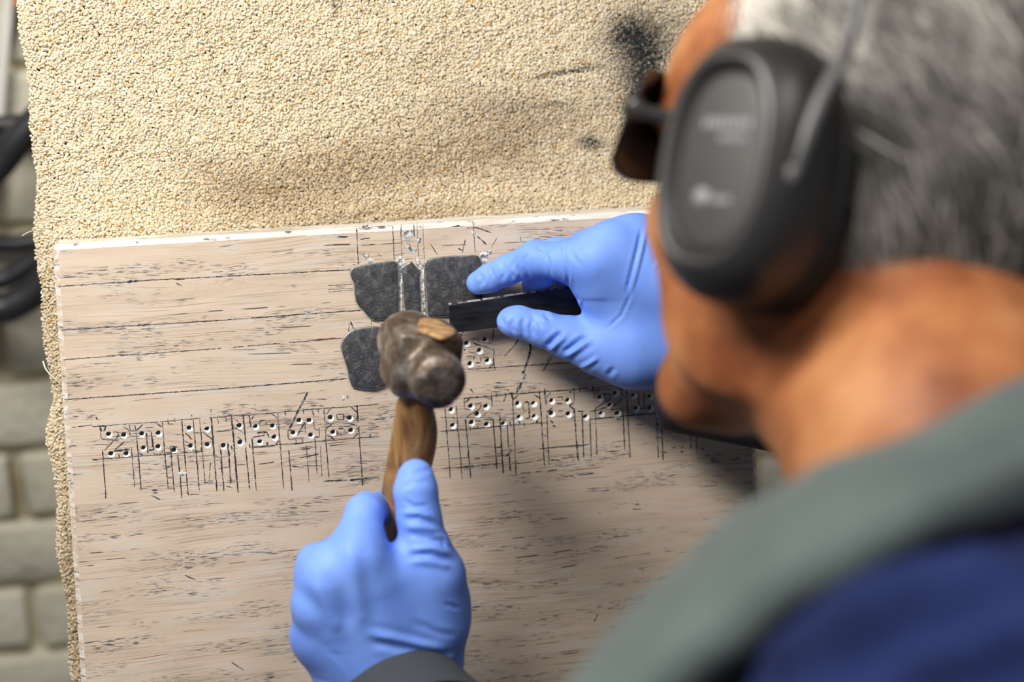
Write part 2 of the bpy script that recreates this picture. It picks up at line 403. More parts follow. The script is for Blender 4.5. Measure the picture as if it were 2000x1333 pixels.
def tufts():
    bm = bmesh.new(); bmesh.ops.create_icosphere(bm, subdivisions=1, radius=1.0)
    bm.verts.ensure_lookup_table(); bv_ = np.array([q.co[:] for q in bm.verts]); bf = np.array([[q.index for q in f.verts] for f in bm.faces])
    g = .00146
    xs = np.arange(min(x_t, x_b) - .002, XR + .002, g); ys = np.arange(YBS, YT + .002, g * .88)
    P = np.stack(np.meshgrid(xs, ys), -1).astype(float); P[1::2, :, 0] += g / 2
    P = P.reshape(-1, 2) + rng.normal(0, g * .22, (P.shape[0] * P.shape[1], 2))
    xl = cl0[0] + (cl1[0] - cl0[0]) * (P[:, 1] - cl0[1]) / (cl1[1] - cl0[1])
    xl = xl + .0012 * np.sin(P[:, 1] * 90) + .0015 * np.sin(P[:, 1] * 37 + 1)
    bump_ = np.exp(-((P[:, 1] - S(90, 850, ZC)[1]) / .016) ** 2) * .0045; xl = xl - bump_
    keep = (P[:, 0] > xl) & ((P[:, 1] > SY1 - .018) | (P[:, 0] < SX0 + .014) | (P[:, 0] > SX1 - .02)) & (P[:, 1] > SY1 - .42)
    P = P[keep]; n = len(P)
    edge = np.clip(1 - (P[:, 0] - xl[keep]) / .006, 0, 1)
    # every yarn tuft is a clump of small fibre ends round one seed
    gs = .0027; ij = np.floor(P / gs).astype(int); best = np.full(n, 9.); sid = np.zeros(n)
    for di in (-1, 0, 1):
        for dj in (-1, 0, 1):
            c2 = ij + [di, dj]; hsh = np.sin(c2[:, 0] * 127.1 + c2[:, 1] * 311.7) * 43758.5453; h1 = hsh - np.floor(hsh); hsh = np.sin(c2[:, 0] * 269.5 + c2[:, 1] * 183.3) * 43758.5453; h2 = hsh - np.floor(hsh)
            dd = np.hypot(P[:, 0] - (c2[:, 0] + .1 + .8 * h1) * gs, P[:, 1] - (c2[:, 1] + .1 + .8 * h2) * gs) / gs; m_ = dd < best; best[m_] = dd[m_]; sid[m_] = h1[m_] + h2[m_]
    z = ZC - .0012 - .0006 * rng.random(n) - .0016 * np.clip(best, 0, 1) ** 1.5 - .0006 * (1 + np.sin(P[:, 0] * 210 + 3 * np.sin(P[:, 1] * 90)) * np.sin(P[:, 1] * 260 + 2 * np.sin(P[:, 0] * 120))) - .0035 * edge ** 2
    C = np.column_stack([P, z])
    # tint, stains as they lie on the carpet
    px = to_px(np.column_stack([P, np.full(n, ZC)]))
    base = np.array(lin(232, 217, 188)); tint = np.tile(base, (n, 1)) * (1 + rng.normal(0, .05, (n, 1))) * (1 + .16 * (sid / 2 - .5))[:, None]
    warm = rng.random(n); tint *= np.where(warm < .25, 1, 0)[:, None] * (np.array([.97, .90, .78]) - 1) + 1
    spk = rng.random(n) < .013; tint[spk] = np.array(lin(200, 150, 92)) * (.8 + .4 * rng.random((spk.sum(), 1)))
    wht = rng.random(n) < .07; tint[wht] = np.array(lin(244, 234, 212))
    def blob(cx, cy, rx, ry, ang, amt, col, rag=.35):
        a = math.radians(ang); dx = px[:, 0] - cx; dy = px[:, 1] - cy
        u = (dx * math.cos(a) + dy * math.sin(a)) / rx; v_ = (-dx * math.sin(a) + dy * math.cos(a)) / ry
        wgt = np.clip(amt * np.exp(-(u * u + v_ * v_)) * (1 + rng.normal(0, rag, n)), 0, 1)[:, None]
        tint[:] = tint * (1 - wgt) + np.array(col) * (.7 + .6 * rng.random((n, 1))) * wgt
    dirt = lin(136, 108, 72); soot = lin(38, 40, 44)
    for cx, cy, rx, ry, an, am in ((640, 335, 190, 60, -8, .50), (500, 385, 130, 40, 0, .42), (900, 300, 220, 55, -14, .45), (760, 420, 330, 26, -4, .40), (900, 210, 150, 40, -10, .30),
                                   (250, 60, 240, 50, 0, .10), (1080, 230, 130, 40, -8, .34), (830, 120, 110, 40, -15, .16), (420, 330, 90, 30, 20, .25), (1180, 340, 110, 40, 0, .22),
                                   (100, 640, 22, 160, -4, .30), (140, 1180, 24, 230, -4, .55), (60, 300, 26, 300, -4, .14), (560, 175, 90, 30, -20, .12), (1000, 300, 70, 60, 0, .3)):
        blob(cx, cy, rx, ry, an, am, dirt)
    for cx, cy, rx, ry, an, am in ((1235, 70, 44, 40, 0, .95), (1262, 105, 40, 55, 10, .95), (1250, 60, 75, 60, 0, .35), (1258, 165, 38, 48, 0, .85), (1252, 218, 30, 30, 0, .8), (1240, 130, 70, 90, 0, .25),
                                   (1160, 278, 26, 15, 8, .72), (1148, 285, 14, 10, 0, .4), (1125, 138, 55, 5, -10, .85), (1070, 146, 25, 4, -14, .7), (1080, 205, 32, 5, -6, .6), (1000, 212, 40, 14, 0, .25), (655, 5, 8, 26, 0, .5), (1330, 60, 30, 60, 0, .3)):
        blob(cx, cy, rx, ry, an, am, soot)
    tint = np.clip(tint, .008, .95)
    s_ = .00112 * (.70 + .6 * rng.random((n, 3))); s_[:, 0] *= 1.30; s_[:, 2] *= 1.05
    # random rotations
    q = rng.normal(size=(n, 4)); q[:, 0] += 1.2; q /= np.linalg.norm(q, axis=1)[:, None]
    w_, x, y, zz = q.T
    R = np.stack([1 - 2 * (y * y + zz * zz), 2 * (x * y - w_ * zz), 2 * (x * zz + w_ * y), 2 * (x * y + w_ * zz), 1 - 2 * (x * x + zz * zz), 2 * (y * zz - w_ * x),
                  2 * (x * zz - w_ * y), 2 * (y * zz + w_ * x), 1 - 2 * (x * x + y * y)], -1).reshape(n, 3, 3)
    nv = len(bv_); vi = rng.integers(0, 12, n); Bs = []
    for k in range(12):                                     # twelve differently lumped yarn ends
        A1, A2 = rng.normal(0, 3.4, (2, 3)); A3 = rng.normal(0, 6., 3)
        Bs.append(bv_ * (1 + .30 * np.sin(bv_ @ A1 + k) * np.cos(bv_ @ A2) + .16 * np.sin(bv_ @ A3))[:, None])
    B = np.array(Bs)[vi]
    V = np.einsum('nij,nkj->nki', R, B * s_[:, None, :]) + C[:, None, :]
    F = (bf[None] + (np.arange(n) * len(bv_))[:, None, None]).reshape(-1, 3)
    colr = np.concatenate([np.repeat(tint, len(bv_), 0), np.ones((n * len(bv_), 1))], 1)
    return V.reshape(-1, 3), F, colr
tv, tf, tc = tufts()
pile = mk('carpet_pile', tv, tf, m_pile, easel, attrs={'tint': ('FLOAT_COLOR', tc)}); pile['kind'] = 'stuff'
m_thr = mat('thread', lin(235, 228, 210), .9)
for pts, r in (([(84, 706, ZC + .002), (90, 722, ZC + .006), (104, 738, ZC + .006), (119, 750, ZC + .004)], .0005), ([(68, 450, ZC), (55, 454, ZC + .004), (43, 461, ZC + .006)], .00025)):
    v_, f_ = tube([S(*p) for p in pts], r, 6); mk('loose_thread', v_, f_, m_thr, easel)

# ================================================================= THE SLAB
m_slab = mat('tan_coat', lin(206, 184, 160), .62, spec=.3); t = NT(m_slab)
tc_ = t.n('ShaderNodeTexCoord'); sep = t.n('ShaderNodeSeparateXYZ'); t.l(tc_.outputs['Object'], sep.inputs[0])
def comb(x, y):
    c = t.n('ShaderNodeCombineXYZ')
    for s_, v_ in zip(c.inputs, (x, y, 0.)):
        if isinstance(v_, (int, float)): s_.default_value = v_
        else: t.l(v_, s_)
    return c.outputs[0]
X, Y = sep.outputs[0], sep.outputs[1]
warp = t.noise(comb(t.math('MULTIPLY', X, 5.), t.math('MULTIPLY', Y, 11.)), 1., 2.)
wy = t.math('ADD', Y, t.math('MULTIPLY', t.math('SUBTRACT', warp, .5), .020))
def streak(sx, sy, det=2., ro=.5): return t.noise(comb(t.math('MULTIPLY', X, sx), t.math('MULTIPLY', wy, sy)), 1., det, ro)
tone = t.noise(comb(t.math('MULTIPLY', X, 16.), t.math('MULTIPLY', wy, 90.)), 1., 4.)
col = t.ramp(tone, [(.3, lin(198, 178, 157)), (.55, lin(206, 187, 167)), (.75, lin(212, 195, 177))])
fine = streak(16., 1300., 2.); fmask = streak(9., 60., 3.)
f1 = t.math('MULTIPLY', t.ramp(fine, [(.52, 0.), (.62, 1.)]), t.ramp(fmask, [(.40, 0.), (.62, .48)]))
col = t.mix(f1, col, lin(112, 88, 70))
patch = streak(24., 130., 3.); col = t.mix(t.ramp(patch, [(.55, 0.), (.66, .45)]), col, lin(200, 196, 186))
blot = streak(130., 1250., 3., .6); bm1 = streak(15., 85., 4., .6)
f2 = t.math('MULTIPLY', t.ramp(blot, [(.53, 0.), (.60, 1.)]), t.ramp(bm1, [(.505, 0.), (.60, .92)]))
col = t.mix(f2, col, lin(70, 76, 90))
thin = streak(6., 700., 1.); tm = streak(60., 260., 3.)
f3 = t.math('MULTIPLY', t.ramp(thin, [(.66, 0.), (.69, 1.)]), t.ramp(tm, [(.50, 0.), (.56, .9)]))
col = t.mix(f3, col, lin(48, 46, 50))
t.color(col); t.bump(t.math('ADD', fine, t.math('MULTIPLY', f2, -1.)), .25, .0004)
m_cham = mat('bare_edge', lin(236, 232, 224), .6); t = NT(m_cham)
t.color(t.mix(t.ramp(t.noise(t.coord((90, 90, 260)), 1, 4), [(.62, 0.), (.68, .9)]), t.ramp(t.noise(t.coord((30, 500, 30)), 1, 3), [(.35, lin(196, 188, 176)), (.6, lin(228, 222, 212))]), lin(70, 72, 82)))

T3 = lambda p: (180 + .15 * p[0], 780 + .15 * p[1]); T4 = lambda p: (440 + .15 * p[0], 760 + .15 * p[1])
T6 = lambda p: (860 + .15 * p[0], 640 + .15 * p[1]); T7 = lambda p: (860 + .15 * p[0], 750 + .15 * p[1])
T8 = lambda p: (1100 + .15 * p[0], 730 + .15 * p[1]); T5 = lambda p: (640 + .165 * p[0], 420 + .165 * p[1])
HOLES = [T3(p) for p in ((210, 455), (408, 465), (240, 708), (440, 708), (643, 450), (857, 440), (662, 632), (855, 618), (1060, 662), (1260, 375), (1278, 610), (1492, 385), (1497, 592), (1705, 605))]
HOLES += [T4(p) for p in ((180, 478), (190, 697), (390, 487), (612, 480), (632, 625), (447, 685), (958, 410), (1090, 410), (882, 570), (1110, 600), (1367, 373), (1617, 377), (1400, 562), (1632, 538))]
HOLES += [T6(p) for p in ((335, 200), (575, 155), (503, 293), (382, 470), (608, 425))]
HOLES += [T7(p) for p in ((135, 335), (155, 535), (393, 287), (588, 287), (475, 392), (402, 500), (597, 525), (812, 512), (1000, 252), (1203, 245), (1015, 425), (1213, 415), (1443, 215), (1652, 210), (1443, 382), (1663, 388), (1885, 420))]
HOLES += [T8(p) for p in ((470, 302), (672, 252), (597, 402), (487, 510), (700, 515), (905, 275), (1120, 290), (942, 445), (1125, 445))]
CH = .0034
slab_o = np.array([(SX0 + SX1) / 2, YBS, 0.])
pts2 = []; edges2 = []
def loop2(P):
    b = len(pts2); pts2.extend([Vector((float(p[0]), float(p[1]))) for p in P]); n = len(P)
    edges2.extend([(b + i, b + (i + 1) % n) for i in range(n)])
def rr(x0, y0, x1, y1, r, n=5):
    out = []
    for cx, cy, a0 in ((x1 - r, y1 - r, 0), (x0 + r, y1 - r, 90), (x0 + r, y0 + r, 180), (x1 - r, y0 + r, 270)):
        for k in range(n + 1):
            a = math.radians(a0 + 90 * k / n); out.append((cx + r * math.cos(a), cy + r * math.sin(a)))
    return out
def shear(P): return [(x - .0174 * (SY1 - y) * (SX1 - x) / (SX1 - SX0), y) for x, y in P]
front = shear(rr(SX0 + CH, YBS + CH, SX1 - CH, SY1 - CH, .0015))
loop2(front)
hole_geo = []
NH = 14
for hx, hy in HOLES:
    c = S(hx, hy)[:2]; r = .00158 * random.uniform(.94, 1.05)
    right = hx > 850
    oc = c + np.array([.0007, -.0009]) * (1.0 if right else .6) * random.uniform(.7, 1.3)
    ring = []
    for k in range(NH):
        a = 2 * math.pi * k / NH
        ring.append(oc + np.array([math.cos(a), math.sin(a)]) * r * random.uniform(1.22, 1.48) * (1.08 if right else 1.0))
    loop2(ring); hole_geo.append((c, r, ring))
res = delaunay_2d_cdt(pts2, edges2, [], 0, 1e-7)
vc, ec, fc = res[0], res[1], res[2]
vc = np.array([(p.x, p.y) for p in vc])
cent = np.array([vc[list(f)].mean(0) for f in fc])
def in_poly(P, poly):
    poly = np.asarray(poly); x, y = P[:, 0], P[:, 1]; c = np.zeros(len(P), bool); j = len(poly) - 1
    for i in range(len(poly)):
        m = ((poly[i, 1] > y) != (poly[j, 1] > y)) & (x < (poly[j, 0] - poly[i, 0]) * (y - poly[i, 1]) / (poly[j, 1] - poly[i, 1] + 1e-30) + poly[i, 0])
        c ^= m; j = i
    return c
keep = in_poly(cent, front)
for c, r, ring in hole_geo:
    near = np.linalg.norm(cent - c, axis=1) < .006
    idx = np.where(near)[0]; keep[idx] &= ~in_poly(cent[idx], ring)
V = [(x, y, 0.) for x, y in vc]; F = [tuple(f) for f, k in zip(fc, keep) if k]; FM = [0] * len(F)
def fixw(f):
    a, b, c = (np.array(V[i]) for i in f[:3]); return f if np.cross(b - a, c - a)[2] > 0 else f[::-1]
F = [fixw(f) for f in F]
loops = [front, shear(rr(SX0, YBS, SX1, SY1, .003)), shear(rr(SX0, YBS, SX1, SY1, .003))]; zs = [0., -CH * .9, -TH]
nb = len(front); base_i = len(V)
for L, z in zip(loops, zs): V += [(p[0], p[1], z) for p in L]
for k in range(2):
    for j in range(nb):
        a = base_i + k * nb + j; b = base_i + k * nb + (j + 1) % nb; F.append((a + nb, b + nb, b, a)); FM.append(2 if abs(V[a][0] - V[b][0]) < .3 * abs(V[a][1] - V[b][1]) else 1)
F.append(tuple(base_i + 2 * nb + j for j in range(nb))[::-1]); FM.append(1)
m_edge = mat('chipped_coat_edge', lin(206, 194, 180), .7); t = NT(m_edge); t.color(t.mix(t.ramp(t.noise(t.coord((140, 420, 140)), 1, 4, .65), [(.58, 0.), (.64, .85)]), t.ramp(t.noise(t.coord((90, 260, 90)), 1, 4), [(.42, lin(200, 180, 158)), (.62, lin(222, 216, 208))]), lin(84, 88, 98)))
slab = mk('stone_slab', np.array(V), F, [m_slab, m_cham, m_edge], origin=slab_o, smooth=False, fmat=FM)
tag(slab, 'stone slab with tan coating, scratched layout lines and drilled holes, leaning on carpeted easel', 'slab')
m_chip = mat('chipped_stone', lin(240, 240, 238), .8); m_bore = mat('bored_stone', lin(150, 152, 154), .8)
for c, r, ring in hole_geo:
    rings = [np.column_stack([np.array(ring), np.full(NH, 0.)])]
    ang = [2 * math.pi * k / NH for k in range(NH)]
    circ = np.array([(c[0] + r * math.cos(a), c[1] + r * math.sin(a)) for a in ang])
    rings.append(np.column_stack([circ, np.full(NH, -.0008)])); rings.append(np.column_stack([circ, np.full(NH, -.0045)]))
    v_, f_ = loft(rings, cap=False); f_ = [q[::-1] for q in f_]; f_.append(tuple(2 * NH + j for j in range(NH)))
    mk('drilled_hole', v_, f_, [m_chip, m_bore], slab, fmat=[0] * NH + [1] * (NH + 1), smooth=False)
# ---- layout lines scratched through the coat: (crop transform, [(points, width in crop px)])
LINES = []
def L(T, *items):
    for it in items:
        *pts, wd = it
        LINES.append(([T(p) for p in pts], wd * .15))
FULL = lambda p: p
L(T3, ((0, 357), (480, 320), (900, 295), (1170, 268), (2000, 207), 6), ((60, 350), (185, 350), 12), ((0, 787), (520, 750), (1000, 715), (1440, 680), 7), ((0, 787), (80, 790), 14),
  ((135, 660), (180, 1300), 10), ((510, 620), (555, 1150), 7), ((555, 340), (570, 410), (640, 1190), 10), ((915, 295), (940, 660), (990, 1170), 9), ((1020, 620), (1068, 1205), 10), ((1115, 720), (1170, 1290), 10),
  ((1165, 275), (1250, 1260), 10), ((1315, 265), (1395, 1190), 10), ((1400, 265), (1470, 1110), 8), ((1550, 240), (1625, 1200), 13), ((1670, 650), (1715, 1200), 14), ((1770, 580), (1805, 1110), 14),
  ((1815, 220), (1900, 1220), 15), ((1970, 200), (2000, 570), 8), ((1540, 820), (1525, 1050), 7), ((100, 360), (120, 520), (280, 525), 8), ((100, 365), (125, 420), 22), ((150, 420), (185, 350), 12),
  ((270, 430), (340, 425), (340, 480), (160, 670), 8), ((430, 545), (280, 670), 9), ((280, 680), (490, 650), 17), ((345, 715), (360, 765), 12), ((495, 490), (490, 420), (405, 350), 9), ((480, 330), (500, 420), 14),
  ((660, 330), (575, 410), 9), ((500, 415), (570, 410), 6), ((705, 440), (725, 700), 15), ((770, 425), (800, 660), (730, 665), 15), ((800, 690), (810, 725), 10), ((590, 690), (665, 735), 15), ((940, 650), (880, 715), 10),
  ((840, 315), (925, 370), 10), ((690, 375), (800, 365), 6), ((710, 415), (770, 415), 6), ((1015, 640), (1015, 620), (1110, 620), 10), ((985, 260), (990, 325), (1060, 325), 7), ((1070, 250), (1080, 300), 11),
  ((1210, 440), (1300, 525), 14), ((1200, 545), (1260, 570), 8), ((1200, 335), (1215, 350), 10), ((1080, 460), (1180, 455), 6), ((1310, 440), (1400, 440), 7), ((1440, 290), (1480, 320), 8), ((1430, 420), (1570, 530), 11),
  ((1340, 685), (1440, 680), 9), ((1415, 625), (1425, 680), 17), ((1620, 420), (1800, 410), 8), ((1630, 240), (1645, 320), 13), ((1740, 230), (1745, 300), 9), ((1650, 590), (1650, 650), 8), ((1760, 570), (1765, 650), 13),
  ((1810, 600), (1820, 660), 13), ((1810, 645), (1890, 640), 6), ((1850, 250), (1905, 300), 8), ((1850, 360), (1960, 430), 8), ((1885, 490), (1945, 530), 8), ((920, 900), (1050, 880), 8), ((970, 1025), (1050, 1020), 8),
  ((1650, 1125), (1690, 1125), 10), ((1740, 1130), (1820, 1150), 6), ((780, 1185), (850, 1190), 14), ((790, 1220), (855, 1222), 12), ((770, 1255), (890, 1310), 10), ((1640, 905), (1800, 880), 6), ((1870, 855), (2000, 850), 8),
  ((1270, 1240), (1400, 1240), 7), ((50, 230), (70, 270), 16), ((1290, 215), (1302, 215), 22), ((1540, 155), (1552, 155), 22))
L(T4, ((0, 355), (300, 340), (680, 305), (1140, 265), (1560, 235), (2000, 200), 7), ((320, 760), (700, 725), (1150, 690), (1730, 640), (2000, 620), 8), ((230, 340), (265, 690), 9), ((265, 750), (315, 1310), 10),
  ((680, 295), (690, 430), (760, 1310), 10), ((310, 340), (335, 510), 12), ((350, 640), (365, 880), 13), ((365, 880), (405, 1330), 10), ((825, 795), (870, 1330), 10), ((1055, 735), (1090, 1220), 8),
  ((1165, 640), (1195, 1110), 9), ((1235, 740), (1260, 1140), 6), ((1310, 680), (1350, 1155), 10), ((1715, 210), (1725, 430), 13), ((1735, 500), (1790, 1265), 10), ((1075, 40), (940, 300), (830, 535), 19), ((1040, 430), (940, 600), 17),
  ((1035, 440), (1045, 580), 7), ((815, 540), (820, 655), (1025, 635), 11), ((950, 560), (1040, 545), 7), ((915, 655), (925, 705), 14), ((1000, 650), (1010, 690), 14), ((1010, 260), (1020, 330), 10), ((780, 290), (785, 345), 15),
  ((1125, 255), (1155, 360), 14), ((1205, 260), (1215, 310), 10), ((1150, 420), (1155, 500), (1180, 540), (1225, 530), 9), ((1225, 500), (1222, 630), 6), ((1160, 630), (1225, 630), 17), ((1285, 260), (1292, 430), (1370, 465), 8),
  ((1390, 460), (1305, 520), (1310, 680), 8), ((1370, 260), (1305, 335), 8), ((1450, 330), (1455, 400), (1540, 400), (1540, 325), (1450, 330), 9), ((1640, 235), (1720, 310), 12), ((1735, 380), (1675, 395), 7), ((1620, 455), (1690, 470), 15),
  ((1690, 470), (1725, 482), 8), ((1755, 490), (1700, 520), 7), ((1730, 580), (1660, 640), 10), ((1320, 605), (1400, 640), (1405, 670), 14), ((1470, 520), (1540, 515), 15), ((1550, 520), (1570, 590), (1475, 600), 7), ((1455, 540), (1450, 600), 12),
  ((1225, 215), (1280, 230), 20), ((375, 340), (345, 400), 14), ((600, 320), (690, 385), 11), ((450, 470), (440, 420), (540, 400), 8), ((530, 430), (530, 470), 10), ((410, 575), (545, 560), 19), ((545, 570), (570, 630), 14), ((355, 630), (520, 600), 11),
  ((700, 670), (650, 735), 10), ((545, 690), (545, 730), 14), ((310, 710), (320, 770), 12), ((1930, 400), (2000, 390), 8), ((1890, 505), (2000, 490), 8), ((1880, 580), (1890, 640), 19), ((1830, 635), (2000, 620), 9), ((1590, 80), (1595, 125), 15),
  ((420, 985), (640, 950), 8), ((870, 1010), (1020, 1020), 14), ((960, 900), (1220, 850), 10), ((1280, 1200), (1600, 1190), 14), ((1620, 1190), (2000, 1150), 17), ((1000, 1000), (1260, 1005), 5), ((820, 545), (880, 540), 8))
L(T6, ((690, 0), (680, 190), 9), ((680, 205), (550, 200), 9), ((400, 150), (490, 150), (515, 215), 9), ((420, 205), (660, 275), (700, 290), (690, 430), (700, 470), (630, 530), 11), ((690, 460), (715, 545), 14), ((330, 380), (460, 380), 8), ((520, 370), (525, 440), 8),
  ((455, 460), (525, 460), 10), ((360, 310), (480, 350), 8), ((435, 380), (430, 420), 12), ((345, 545), (740, 520), (1100, 495), (1740, 455), 8), ((1040, 120), (970, 230), 16), ((970, 230), (830, 380), 8), ((1170, 170), (1175, 300), (1090, 570), 20),
  ((1100, 560), (1060, 600), 24), ((1060, 720), (1000, 790), (990, 860), 9), ((1070, 720), (990, 860), 8), ((1480, 340), (1330, 570), 8), ((700, 718), (800, 720), 12), ((390, 800), (430, 850), 14), ((300, 290), (325, 290), 18), ((330, 0), (250, 120), 9))
L(T7, ((310, 190), (640, 160), (900, 135), (1040, 128), (1300, 105), (1700, 80), (1900, 62), 11), ((0, 620), (240, 600), (560, 572), (960, 535), (1390, 505), 9), ((0, 440), (1000, 440), 4), ((60, 310), (130, 1240), 9), ((205, 280), (285, 1240), 9), ((325, 460), (395, 1220), 12),
  ((685, 450), (735, 1110), 11), ((770, 400), (820, 1170), 13), ((870, 520), (885, 830), 9), ((890, 900), (910, 1140), 14), ((920, 110), (945, 210), 18), ((940, 210), (985, 1190), 11), ((1290, 85), (1355, 1075), 12), ((1355, 70), (1375, 280), 19), ((1385, 390), (1415, 1060), 10),
  ((1740, 60), (1740, 240), 10), ((1850, 370), (1865, 960), 9), ((1945, 440), (1965, 970), 9), ((1740, 240), (1680, 290), (1740, 330), (1750, 450), (1775, 800), (1795, 1010), 15), ((310, 180), (315, 330), (400, 335), 9), ((390, 185), (320, 245), 9), ((590, 175), (660, 210), 11),
  ((665, 130), (675, 300), 10), ((445, 270), (540, 245), 9), ((530, 260), (520, 320), (335, 440), 8), ((610, 370), (550, 420), 8), ((450, 480), (530, 485), 14), ((570, 470), (685, 465), 9), ((385, 560), (390, 610), 14), ((485, 550), (490, 590), 14), ((735, 125), (740, 170), 15),
  ((845, 110), (850, 170), (815, 235), 10), ((885, 70), (880, 95), 10), ((90, 370), (190, 465), 7), ((210, 570), (225, 620), 19), ((770, 470), (860, 470), 8), ((905, 480), (910, 560), 14), ((905, 465), (950, 460), 8), ((1015, 140), (945, 215), 9), ((1090, 235), (1150, 235), (1160, 450), (1095, 455), 13),
  ((1075, 250), (1080, 350), 9), ((1075, 360), (1125, 335), 9), ((1220, 140), (1290, 180), 19), ((1275, 470), (1245, 510), 17), ((1085, 505), (1095, 560), 14), ((980, 510), (1020, 540), 19), ((1440, 105), (1385, 175), 8), ((1510, 180), (1590, 170), (1595, 210), 10), ((1505, 260), (1590, 255), 12),
  ((1380, 375), (1460, 310), 10), ((1530, 355), (1600, 350), 9), ((1510, 425), (1600, 425), (1600, 400), 9), ((1735, 430), (1690, 470), 8), ((1420, 480), (1470, 510), 24), ((1780, 360), (1870, 360), 8), ((1690, 95), (1695, 115), 24), ((1810, 40), (1815, 110), 14), ((1910, 25), (1912, 70), 13), ((1980, 30), (1990, 90), 17),
  ((845, 955), (890, 905), 12), ((890, 905), (940, 840), 9), ((890, 830), (920, 880), 7), ((0, 1105), (640, 1060), 7), ((290, 1075), (830, 1030), 7), ((930, 1035), (1050, 1032), 8), ((700, 825), (800, 825), 10), ((390, 790), (500, 790), 7), ((0, 820), (700, 820), 4), ((440, 975), (520, 970), 9), ((120, 980), (380, 960), 5),
  ((995, 900), (1090, 890), 9), ((1340, 670), (1400, 685), 7), ((1350, 870), (1410, 870), 10), ((1430, 995), (1520, 990), 9), ((1040, 1165), (1330, 1140), 6), ((1400, 1135), (1530, 1120), 8), ((1600, 1205), (1730, 1195), 9), ((1790, 1190), (2000, 1165), 9), ((400, 70), (430, 120), 13), ((1460, 540), (1500, 560), 14))
L(T8, ((400, 190), (760, 150), (1200, 130), 9), ((340, 597), (650, 568), (950, 540), (1240, 520), 12), ((380, 160), (395, 230), 20), ((405, 230), (410, 330), 9), ((470, 200), (425, 250), 9), ((530, 300), (530, 265), (610, 270), (625, 320), (410, 460), 11), ((775, 320), (610, 460), (640, 490), 10), ((610, 470), (775, 462), (800, 1000), 11),
  ((755, 140), (770, 300), 12), ((695, 175), (755, 215), 12), ((240, 500), (265, 1090), 9), ((345, 560), (365, 1100), 9), ((415, 460), (440, 1070), 9), ((180, 490), (270, 490), 9), ((820, 120), (870, 1100), 11), ((1200, 150), (1240, 1100), 10), ((1280, 670), (1300, 1130), 13), ((980, 240), (985, 420), 9), ((1050, 240), (1055, 460), (985, 460), 10),
  ((915, 160), (880, 225), 9), ((1105, 150), (1195, 195), 14), ((845, 485), (925, 540), 11), ((1655, 740), (1665, 975), 9), ((1735, 740), (1742, 1050), 9), ((340, 500), (560, 440), 13), ((930, 665), (1060, 660), 8), ((1190, 660), (1270, 660), 9), ((540, 1020), (720, 1010), 9), ((740, 1060), (880, 1040), 8), ((1260, 1025), (1350, 1025), 14),
  ((1420, 965), (1470, 960), 18), ((1520, 1020), (1570, 1020), 18), ((1530, 965), (1570, 965), 14), ((1790, 975), (1840, 985), 16), ((1640, 970), (1670, 970), 12))
L(T5, ((340, 160), (362, 590), 9), ((345, 160), (770, 125), 5), ((768, 120), (787, 540), 8), ((865, 110), (875, 500), 6), ((1018, 110), (1028, 260), 7), ((1055, 70), (1075, 500), 5), ((1125, 100), (1145, 530), 4), ((1720, 60), (1745, 450), 8), ((1640, 155), (1760, 150), (1939, 210), 8), ((1630, 290), (1590, 450), 9), ((1210, 330), (1305, 480), 8), ((1770, 250), (1880, 350), 13),
  ((0, 835), (300, 820), 6), ((0, 880), (300, 870), 4), ((0, 915), (310, 885), 4), ((520, 1245), (520, 1310), 6), ((650, 1240), (650, 1300), 6), ((715, 1235), (720, 1285), 7), ((250, 1275), (250, 1420), 7), ((265, 1265), (320, 1370), 13), ((1115, 1200), (1110, 1260), 6), ((1230, 1225), (1250, 1280), 9), ((110, 260), (240, 260), 12), ((380, 290), (500, 270), 8),
  ((400, 360), (560, 350), 10), ((590, 455), (630, 490), 8), ((465, 480), (490, 570), 17), ((1540, 400), (1600, 420), 14), ((1350, 365), (1640, 350), 6), ((1460, 135), (1560, 130), 11), ((2280, 250), (2290, 320), 6), ((1939, 390), (2000, 270), 6))
L(FULL, ((110, 560), (300, 547), (684, 527), 8), ((118, 645), (400, 628), (705, 606), 8), ((122, 703), (400, 683), (668, 661), 7), ((125, 781), (400, 762), (678, 740), 9), ((248, 551), (270, 549), 22), ((340, 546), (362, 545), 16), ((344, 553), (354, 558), 10), ((180, 830), (120, 838), 7), ((105, 498), (105, 520), 6),
  ((360, 1124), (382, 1133), 8), ((452, 1294), (476, 1310), 9), ((1160, 1215), (1168, 1200), 12))
m_line = mat('scratched_line', lin(44, 46, 54), .7); m_line2 = mat('scratched_line_pale', lin(112, 114, 118), .8)
def ribbons():
    V, F, FM = [], [], []
    for pts, wd in LINES:
        P = np.array([S(*p)[:2] for p in pts]); d = np.concatenate([[0], np.cumsum(np.linalg.norm(np.diff(P, axis=0), axis=1))])
        n = max(2, int(d[-1] / .0011)); tt = np.linspace(0, d[-1], n + 1)
        Q = np.column_stack([np.interp(tt, d, P[:, 0]), np.interp(tt, d, P[:, 1])])
        T = np.gradient(Q, axis=0); T /= np.linalg.norm(T, axis=1)[:, None] + 1e-12; N = np.column_stack([-T[:, 1], T[:, 0]])
        Q += N * rng.normal(0, .00010, (len(Q), 1))
        hw = wd * 1.22 / 3000 / 2 * np.clip(1 + rng.normal(0, .28, n + 1), .35, 1.8); hw[0] *= .4; hw[-1] *= .4
        b = len(V); z = .00012 + .00003 * rng.random()
        for q, nn, h in zip(Q, N, hw): V.append((q[0] + nn[0] * h, q[1] + nn[1] * h, z)); V.append((q[0] - nn[0] * h, q[1] - nn[1] * h, z))
        state = 0; pale = 0
        for i in range(n):
            if rng.random() < .45: state = rng.random() < .07; pale = rng.random() < .16
            if not (state and wd < 1.1): F.append((b + 2 * i, b + 2 * i + 1, b + 2 * i + 3, b + 2 * i + 2)); FM.append(int(pale or state))
    return np.array(V), F, FM
